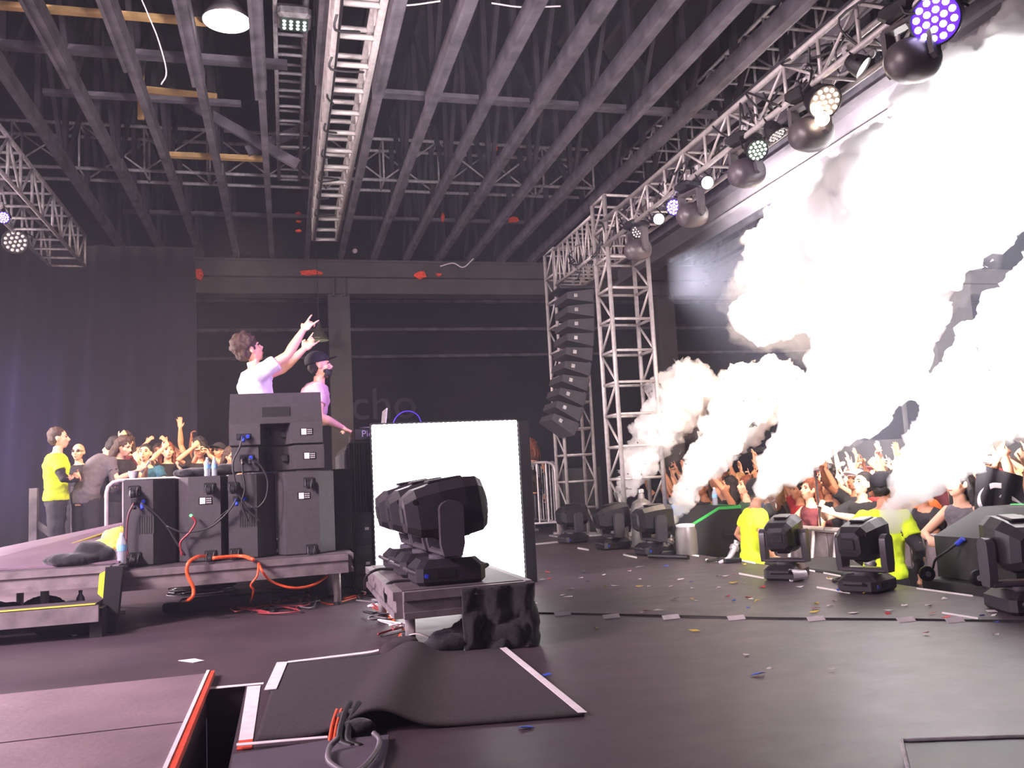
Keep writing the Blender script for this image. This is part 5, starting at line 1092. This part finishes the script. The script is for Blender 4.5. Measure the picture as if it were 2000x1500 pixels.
def side(px, py, Yd, pk, label, rz, sk, shirt, hc, capm=None, hgt=1.75, **kw):
    hgt = 1.75*hgt/1.75; p = PY(px, py, Yd); s = p.z/1.76; s = max(.86, min(1.06, s)); return person(label, poses[pk], (p.x, Yd, p.z-1.76*s if p.z-1.76*s < .25 else 0), rz, s, sk, shirt, hc, capm, sg)
bent = Pose(((-.25, .2, 1.1), (-.1, .3, .95), (0, .6, -.8), (0, -.3, 0), 'relax'), ((.25, .2, 1.1), (.1, .3, .95), (0, .6, -.8), (0, -.3, 0), 'relax'), tilt=(.55, 0), head=(0, -.7))
m = person_meshes('bent_man', bent, 'long', 'short', .012, long_top=True); p = PY(175, 875, 10.4)
person('person in a long dark grey shirt bending forward beside the guard at the left', m, (-2.1, 10.2, 0), -PI/2+.8, .93, SK[1], 'grey', 'black')
side(155, 866, 11.4, 'rest_bald', 'bald man with glasses peering out between the guard and the bent figure', PI-.5, SK[1], 'black', 'brown')
side(232, 852, 10.4, 'phone_long', 'long-haired woman in a dark sparkling top looking at her phone', -PI/2-.5, SK[1], 'black', 'brown')
side(246, 845, 11.3, 'one_short' if 0 else 'face_long', 'person in a maroon top with sunglasses pushed up on the hair', PI+.2, SK[1], 'maroon', 'brown')
side(290, 866, 10.9, 'rail_short', 'smiling dark-haired man in a teal shirt leaning behind the loudspeakers', PI-.15, SK[1], 'teal', 'black')
side(327, 865, 11.3, 'face_long', 'auburn-haired woman in black beside the man in teal', PI+.3, SK[1], 'black', 'auburn')
side(388, 856, 11.8, 'one_short', 'man with one open hand raised high, above the whole side crowd', PI-.4, SK[3], 'black', 'black')
side(392, 864, 11.2, 'face_long', 'woman in sunglasses with a wrist band holding a hand to her face', PI-.1, SK[0], 'black', 'black')
side(427, 866, 11.4, 'film_cap', 'man in a black cap and dark glasses beside the loudspeaker stack', PI-.5, SK[0], 'black', 'black')
side(448, 872, 11.0, 'phone_long', 'brown-haired person in black half hidden by the loudspeaker stack', PI+.4, SK[0], 'black', 'brown')
side(310, 868, 12.2, 'heart_long', 'woman with both hands to her head at the back of the side crowd', PI, SK[0], 'grey', 'brown')
side(410, 872, 12.4, 'fist_short', 'short-haired man at the very back of the side crowd', PI, SK[2], 'navy', 'black')
side(275, 878, 12.4, 'face_bald', 'bald man at the very back behind the teal shirt', PI, SK[3], 'grey', 'black')
P_fly = Pose(((-.3, .2, 1.3), (-.3, .42, 1.18), (0, .5, -.8), (0, 0, -1), 'grip'), ((.25, .3, 1.35), (.3, .56, 1.28), (.2, .9, .1), (0, 0, -1), 'open'), tilt=(.55, 0), head=(0, -.9))
m = person_meshes('headbang', P_fly, 'long', 'flying', .011); person('person in black headbanging over the barrier, long hair flying', m, (3.3, 12.5, 0), -2.6, .86, SK[0], 'black', 'auburn')
person('crouching person in blue behind the right-hand metal barrier', m, (3.45, 13.0, -.45), -2.6, .85, SK[0], 'blue', 'brown')
# sunglasses, phones
def glasses(par, me, y=.09, z=.016, name='sunglasses', lift=0):
    H = me['_H']; mb = MB()
    for s in (-1, 1): mb.tube([H(s*.01, y+.004, z+lift), H(s*.03, y+.006, z+lift), H(s*.055, y-.004, z+lift)], [(.004, .004), (.004, .015), (.004, .01)], 8, ref=(0, 0, 1)); mb.tube([H(s*.058, y-.006, z+.004+lift), H(s*.08, 0, z+lift)], .003, 6)
    put(name, mb.mesh(name), BLKM, par)
byl = {o['label']: o for o in TOP}
for lab, k, nm, lift in (('bald man with glasses peering', 'rest_bald', 'glasses', 0), ('woman in sunglasses', 'face_long', 'sunglasses', 0), ('man in a black cap and dark', 'film_cap', 'sunglasses', 0), ('person in a maroon top', 'face_long', 'sunglasses', .075)):
    for l, o in byl.items():
        if l.startswith(lab): glasses(o, poses[k], name=nm, lift=lift)
o = [o for l, o in byl.items() if l.startswith('long-haired woman in a dark')][0]; bpy.context.view_layer.update()
A = poses['phone_long']['_arms']; c = o.matrix_world @ ((A[0][3]+A[1][3])/2+V((0, .06, .06))); tag(MB().box(c, (.012, .075, .14), Matrix.Rotation(.6, 3, 'Y'), .004).build('phone', LENS), 'glowing phone held by the long-haired woman', 'phone')
# ---- audience
rnd = random.Random(21)
keys = ['up_short', 'up_long', 'one_short', 'film_cap', 'fist_short', 'heart_long', 'up_none', 'up_cap', 'one_short', 'up_short']
desc = {'up_short': 'short-haired man with both open hands up', 'up_long': 'long-haired woman with both arms up, fingers horned', 'one_short': 'messy-haired person with one open hand raised', 'film_cap': 'capped person holding both fists before the face', 'fist_short': 'short-haired man with one fist raised', 'heart_long': 'long-haired woman with hands joined overhead', 'up_none': 'person in a sleeveless top with open hands up', 'up_cap': 'capped man with horned fingers up', 'rail_long': 'long-haired woman leaning on the barricade', 'rail_short': 'short-haired man leaning on the barricade'}
shirts = ['black', 'black', 'black', 'grey', 'white', 'red', 'navy', 'green', 'maroon', 'blue', 'black', 'orange']
rows = ['at the barricade', 'in the second row', 'in the third row', 'in the fourth row', 'in the fifth row', 'in the sixth row', 'in the seventh row']
skip = {(0, 7), (0, 8)}
for r_ in range(7):
    ny = 17 if r_ < 5 else 19
    for i in range(ny):
        y = 4.0+.52*i+(.26 if r_ % 2 else 0)+rnd.uniform(-.08, .08); x = 5.62+.56*r_+rnd.uniform(-.07, .07)
        if y > 12.6+.15*r_ or r_ == 0 and 7.0 < y < 8.0: continue
        k = rnd.choice(keys); 
        if r_ == 0: k = rnd.choice(['rail_long', 'rail_short', 'up_short', 'rail_long', 'up_long', 'one_short', 'heart_long'])
        s = rnd.uniform(.93, 1.03) if r_ else rnd.uniform(.92, .99); sh = rnd.choice(shirts); hc = rnd.choice(['black', 'brown', 'black', 'brown', 'auburn', 'blond'])
        hl = '' if k in ('film_cap', 'up_cap') else hc+'-haired '
        d = desc[k].replace('short-haired ', '').replace('in a sleeveless top ', 'sleeveless ').replace('long-haired ', '').replace('messy-haired ', '')
        person('%s%s, %s top, %s' % (hl, d, sh, rows[r_]), poses[k], (x, y, -1.0), PI/2+rnd.uniform(-.35, .25), s, rnd.choice([SK[0], SK[1], SK[0], SK[2], SK[3]]), sh, hc, rnd.choice([SHIRT['black'], SHIRT['red'], SHIRT['navy'], SHIRT['white']]), 'audience in front of the stage')
# man holding a camera pole
P_cam = Pose(((-.2, .28, 1.3), (.02, .42, 1.36), (.4, .6, .5), (.6, 0, 0), 'grip'), ((.3, .2, 1.32), (.16, .42, 1.42), (-.3, .6, .5), (-.6, 0, 0), 'grip'), tilt=(.05, 0), head=(0, .25))
m = person_meshes('camera_man', P_cam, 'short', 'short', .009)
t = person('dark-haired man in a black T-shirt gripping a camera pole at the barricade', m, (5.55, 7.45, -1.0), PI/2+.15, .97, SK[1], 'black', 'black', None, 'audience in front of the stage'); bpy.context.view_layer.update()
c = t.matrix_world @ (m['_arms'][1][3]+V((-.05, .09, .02))); t = thing('camera_pole', 'thin black pole topped by a small camera with a green lens', 'camera', c)
MB().tube([c-V((0, 0, .18)), c+V((.0, .0, .45))], .009, 8).build('pole', BLKM, t); q = c+V((0, 0, .5)); MB().box(q, (.09, .12, .08), bev=.01).build('camera_body', BLKM, t)
MB().lathe([(.001, 0), (.034, 0), (.034, .03), (.03, .032), (.001, .034)], q+V((-.04, -.03, 0)), (-.7, -.7, 0), 20).build('lens', mat('glowing_green_lens', '#3f7a4a', .1, .1, 0, emit='#4fae5c', estr=.35), t)  # faint green glow is put into the lens glass, which is no lamp
# flag
fc = PX(1945, 945, 5.35); g = []
for j in range(25):
    v_ = j/24; g.append([PX(1908+100*i/30+26*v_*0-(6*v_), 905+120*v_-(1-v_)*34*(1-i/30)*0+ (28*(i/30)*(1-v_)), 5.36+.035*math.sin(i*.55+v_*3)+.03*math.sin(v_*7+i*.2)) for i in range(31)])
t = thing('flag', 'black flag with a white curved emblem draped over the crowd at the right', 'flag', fc)
MB().sheet(g, V((.004, 0, 0))).build('cloth', SHIRT['black'], t, smooth=True)
def onflag(u_, v_, o=-.045): return PX(1908+100*u_-6*v_, 905+120*v_+28*u_*(1-v_), 5.36+.035*math.sin(u_*30*.55+v_*3)+.03*math.sin(v_*7+u_*30*.2)+o*.2)
for pl, wd in (([(.5, .28), (.3, .32), (.1, .5), (.12, .68), (.35, .8), (.6, .92)], .02), ([(.5, .45), (.75, .5), (.95, .62)], .03), ([(.6, .66), (.7, .8), (.95, .95)], .024)):
    pts = spline([onflag(a, b_) for a, b_ in pl], 5); MB().tube(pts, [(wd, .004)]*len(pts), 6, ref=(1, 0, 0)).build('emblem_stroke', mat('white_print', '#dcd6da', .7), t)
# balcony onlooker
p = PY(1862, 676, 15.6); person('red-lit person standing up on the far balcony', poses['one_short'], (p.x, 16.0, 1.26), PI*.8, .95, SK[0], 'maroon', 'auburn')
# ================================================================== SMOKE
HAZE = 0.004
def smoke_mat(name, dens, col=(1, .985, .99), aniso=.2):
    m = bpy.data.materials.new(name); m.use_nodes = True; nt = m.node_tree; nt.nodes.remove(nt.nodes['Principled BSDF'])
    v = nt.nodes.new('ShaderNodeVolumeScatter'); v.inputs['Color'].default_value = (*col, 1); v.inputs['Density'].default_value = dens; v.inputs['Anisotropy'].default_value = aniso
    nt.links.new(v.outputs[0], nt.nodes['Material Output'].inputs['Volume']); return m
SM = smoke_mat('dense_white_smoke', 14); SMW = smoke_mat('thin_white_smoke', .6)
def smoke(label, blobs, vox, m, seed, puff=1.0, group='smoke plumes'):
    rnd = random.Random(seed); mb = MB()
    P3 = []
    for b in blobs:
        x, y, r, Yp = b; c = PY(x, y, Yp); k = (c-CAM).dot(FW); P3.append((c, r*k/F))
    out = []
    for a, b in zip(P3, P3[1:]+[P3[-1]]):
        n = 3 if (a[0]-b[0]).length < (a[1]+b[1])*1.4 else 1
        for i in range(n): t_ = i/n; out.append((a[0].lerp(b[0], t_), a[1]*(1-t_)+b[1]*t_))
    for c, r in out:
        mb.ell(c, (r, r*.85, r), None, 14, 9)
        ns = int(16*puff)
        for _ in range(ns):
            d = V((rnd.gauss(0, 1), rnd.gauss(0, 1), rnd.gauss(0, 1))).normalized(); rr = r*rnd.uniform(.16, .36)
            q = c+V((d.x*r, d.y*r*.85, d.z*r))*.93; mb.ell(q, rr, None, 9, 6)
            for _k in range(3):
                e = V((rnd.gauss(0, 1), rnd.gauss(0, 1), rnd.gauss(0, 1))).normalized(); 
                if e.dot(d) > -.1: mb.ell(q+e*rr*.95, rr*rnd.uniform(.3, .5), None, 7, 5)
    me = remesh(mb, vox, 1, .5, 'smoke')
    for v in me.vertices:
        p = v.co; s = noise.fractal(p*5.5, .8, 2.1, 4)*.085+noise.fractal(p*16, .8, 2.1, 3)*.04; v.co = p+v.normal*s*(.5 if vox < .03 else 1)
    me.update(); o = put('smoke_plume', me, m); return tag(o, label, 'smoke', group, 'stuff')
J1 = [(1201, 992, 6, 9.3), (1213, 970, 12, 9.3), (1226, 945, 19, 9.3), (1243, 915, 27, 9.3), (1262, 882, 34, 9.3), (1285, 845, 42, 9.3), (1308, 805, 50, 9.3), (1330, 770, 55, 9.3), (1352, 752, 46, 9.3)]
J2 = [(1300, 1034, 6, 8.1), (1313, 1010, 12, 8.1), (1328, 985, 18, 8.1), (1347, 950, 25, 8.1), (1370, 915, 31, 8.1), (1395, 880, 38, 8.1), (1425, 840, 46, 8.1), (1455, 800, 54, 8.1), (1488, 768, 56, 8.1), (1525, 745, 42, 8.1), (1450, 752, 38, 8.1)]
J3 = [(1486, 968, 14, 6.9), (1505, 940, 28, 6.9), (1530, 905, 42, 6.9), (1560, 865, 52, 6.9), (1595, 825, 62, 6.9), (1635, 780, 75, 6.9), (1675, 735, 88, 6.8), (1710, 680, 98, 6.7), (1720, 620, 105, 6.6), (1700, 560, 110, 6.5), (1680, 500, 120, 6.4), (1700, 440, 130, 6.2), (1760, 400, 130, 6.0), (1830, 330, 135, 5.8), (1900, 260, 130, 5.6), (1960, 190, 120, 5.4), (2050, 160, 130, 5.3)]
J3b = [(1640, 560, 80, 6.8), (1570, 590, 62, 6.9), (1500, 605, 48, 7.0), (1460, 612, 34, 7.0), (1500, 640, 25, 7.0), (1480, 530, 38, 6.9), (1520, 480, 55, 6.8), (1560, 440, 55, 6.7), (1590, 400, 50, 6.6), (1650, 370, 50, 6.5), (1700, 330, 40, 6.4), (1640, 330, 22, 6.4), (1700, 270, 28, 6.2), (1790, 250, 45, 6.0), (1840, 190, 38, 5.8), (1890, 140, 45, 5.6), (1950, 100, 50, 5.5), (2010, 70, 60, 5.4)]
J3c = [(1800, 460, 100, 6.2), (1790, 520, 70, 6.4), (1860, 440, 80, 6.1), (1930, 370, 90, 5.9), (2000, 330, 100, 5.7), (1770, 600, 60, 6.5), (1785, 660, 40, 6.6), (1755, 705, 36, 6.7)]
J4 = [(1733, 1040, 9, 5.0), (1748, 1012, 18, 5.0), (1768, 980, 28, 5.0), (1790, 948, 38, 5.0), (1815, 910, 50, 5.0), (1845, 868, 62, 5.0), (1880, 825, 74, 5.0), (1915, 775, 85, 5.0), (1950, 730, 90, 4.95), (1990, 680, 95, 4.9), (2020, 620, 75, 4.9), (2040, 560, 60, 4.9), (2060, 750, 110, 4.9)]
smoke('first smoke plume, shooting up beside the nearer tower', J1, .03, SM, 1)
smoke('second smoke plume, rising right of the first one', J2, .03, SM, 2)
smoke('third and tallest smoke plume billowing up to the roof', J3, .06, SM, 3, 1.3)
smoke('ragged cloud bank on the left flank of the tallest plume', J3b, .045, SM, 4, 1.3)
smoke('cloud bank filling the right flank of the tallest plume', J3c, .06, SM, 5, 1.3)
smoke('fourth smoke plume at the right picture edge, over the guard', J4, .035, SM, 6, 1.2)
W1 = [(1300, 860, 40, 9.4), (1270, 900, 25, 9.4), (1360, 800, 60, 9.4)]
W3 = [(1470, 640, 45, 7.2), (1530, 650, 40, 7.2), (1600, 620, 50, 7.2), (1560, 690, 22, 7.2), (1450, 560, 30, 7.1), (1420, 600, 22, 7.1), (1480, 470, 30, 7.0), (1540, 390, 30, 6.8), (1600, 340, 25, 6.7), (1650, 300, 25, 6.5)]
W4 = [(1725, 800, 24, 7.0), (1690, 840, 24, 7.0), (1660, 865, 20, 7.0), (1830, 600, 30, 6.6), (1870, 560, 30, 6.5), (1930, 500, 30, 6.4), (1500, 980, 25, 6.8), (1480, 1010, 14, 6.8)]
smoke('thin veil of smoke trailing off the first plume', W1, .04, SMW, 7)
smoke('thin ragged smoke veil along the left edge of the tall cloud', W3, .045, SMW, 8)
smoke('thin smoke veil below and right of the tall cloud', W4, .045, SMW, 9)

HZ = smoke_mat('thin_room_haze', HAZE, (.78, .8, 1.0), .3)
hz_ = MB(); hz_.box((6.5, 9.3, 3.17), (30.4, 21.4, 6.3)); tag(hz_.build('haze', HZ), 'thin violet-grey haze hanging through the whole hall', 'haze', None, 'stuff')
# ================================================================== labels: split repeats by place
from collections import defaultdict
bpy.context.view_layer.update()
dd = defaultdict(list)
for o in TOP: dd[o['label']].append(o)
def centre(o):
    pts = []
    def rec(q):
        if q.type == 'MESH': pts.append(q.matrix_world @ (sum((V(c) for c in q.bound_box), V((0, 0, 0)))/8))
        for c in q.children: rec(c)
    rec(o); return sum(pts, V((0, 0, 0)))/max(1, len(pts))
for lab, L in dd.items():
    if len(L) > 1:
        L.sort(key=lambda o: pix(centre(o))[0])
        for i, o in enumerate(L):
            w_ = 'leftmost' if i == 0 else 'rightmost' if i == len(L)-1 else (ORD[i]+' from left' if i < 20 else '%dth from left' % (i+1))
            o['label'] = lab+', '+w_
for o in TOP:
    n = len(o['label'].split())
    if n > 16 or n < 4: print('LONG LABEL', n, o['label'])
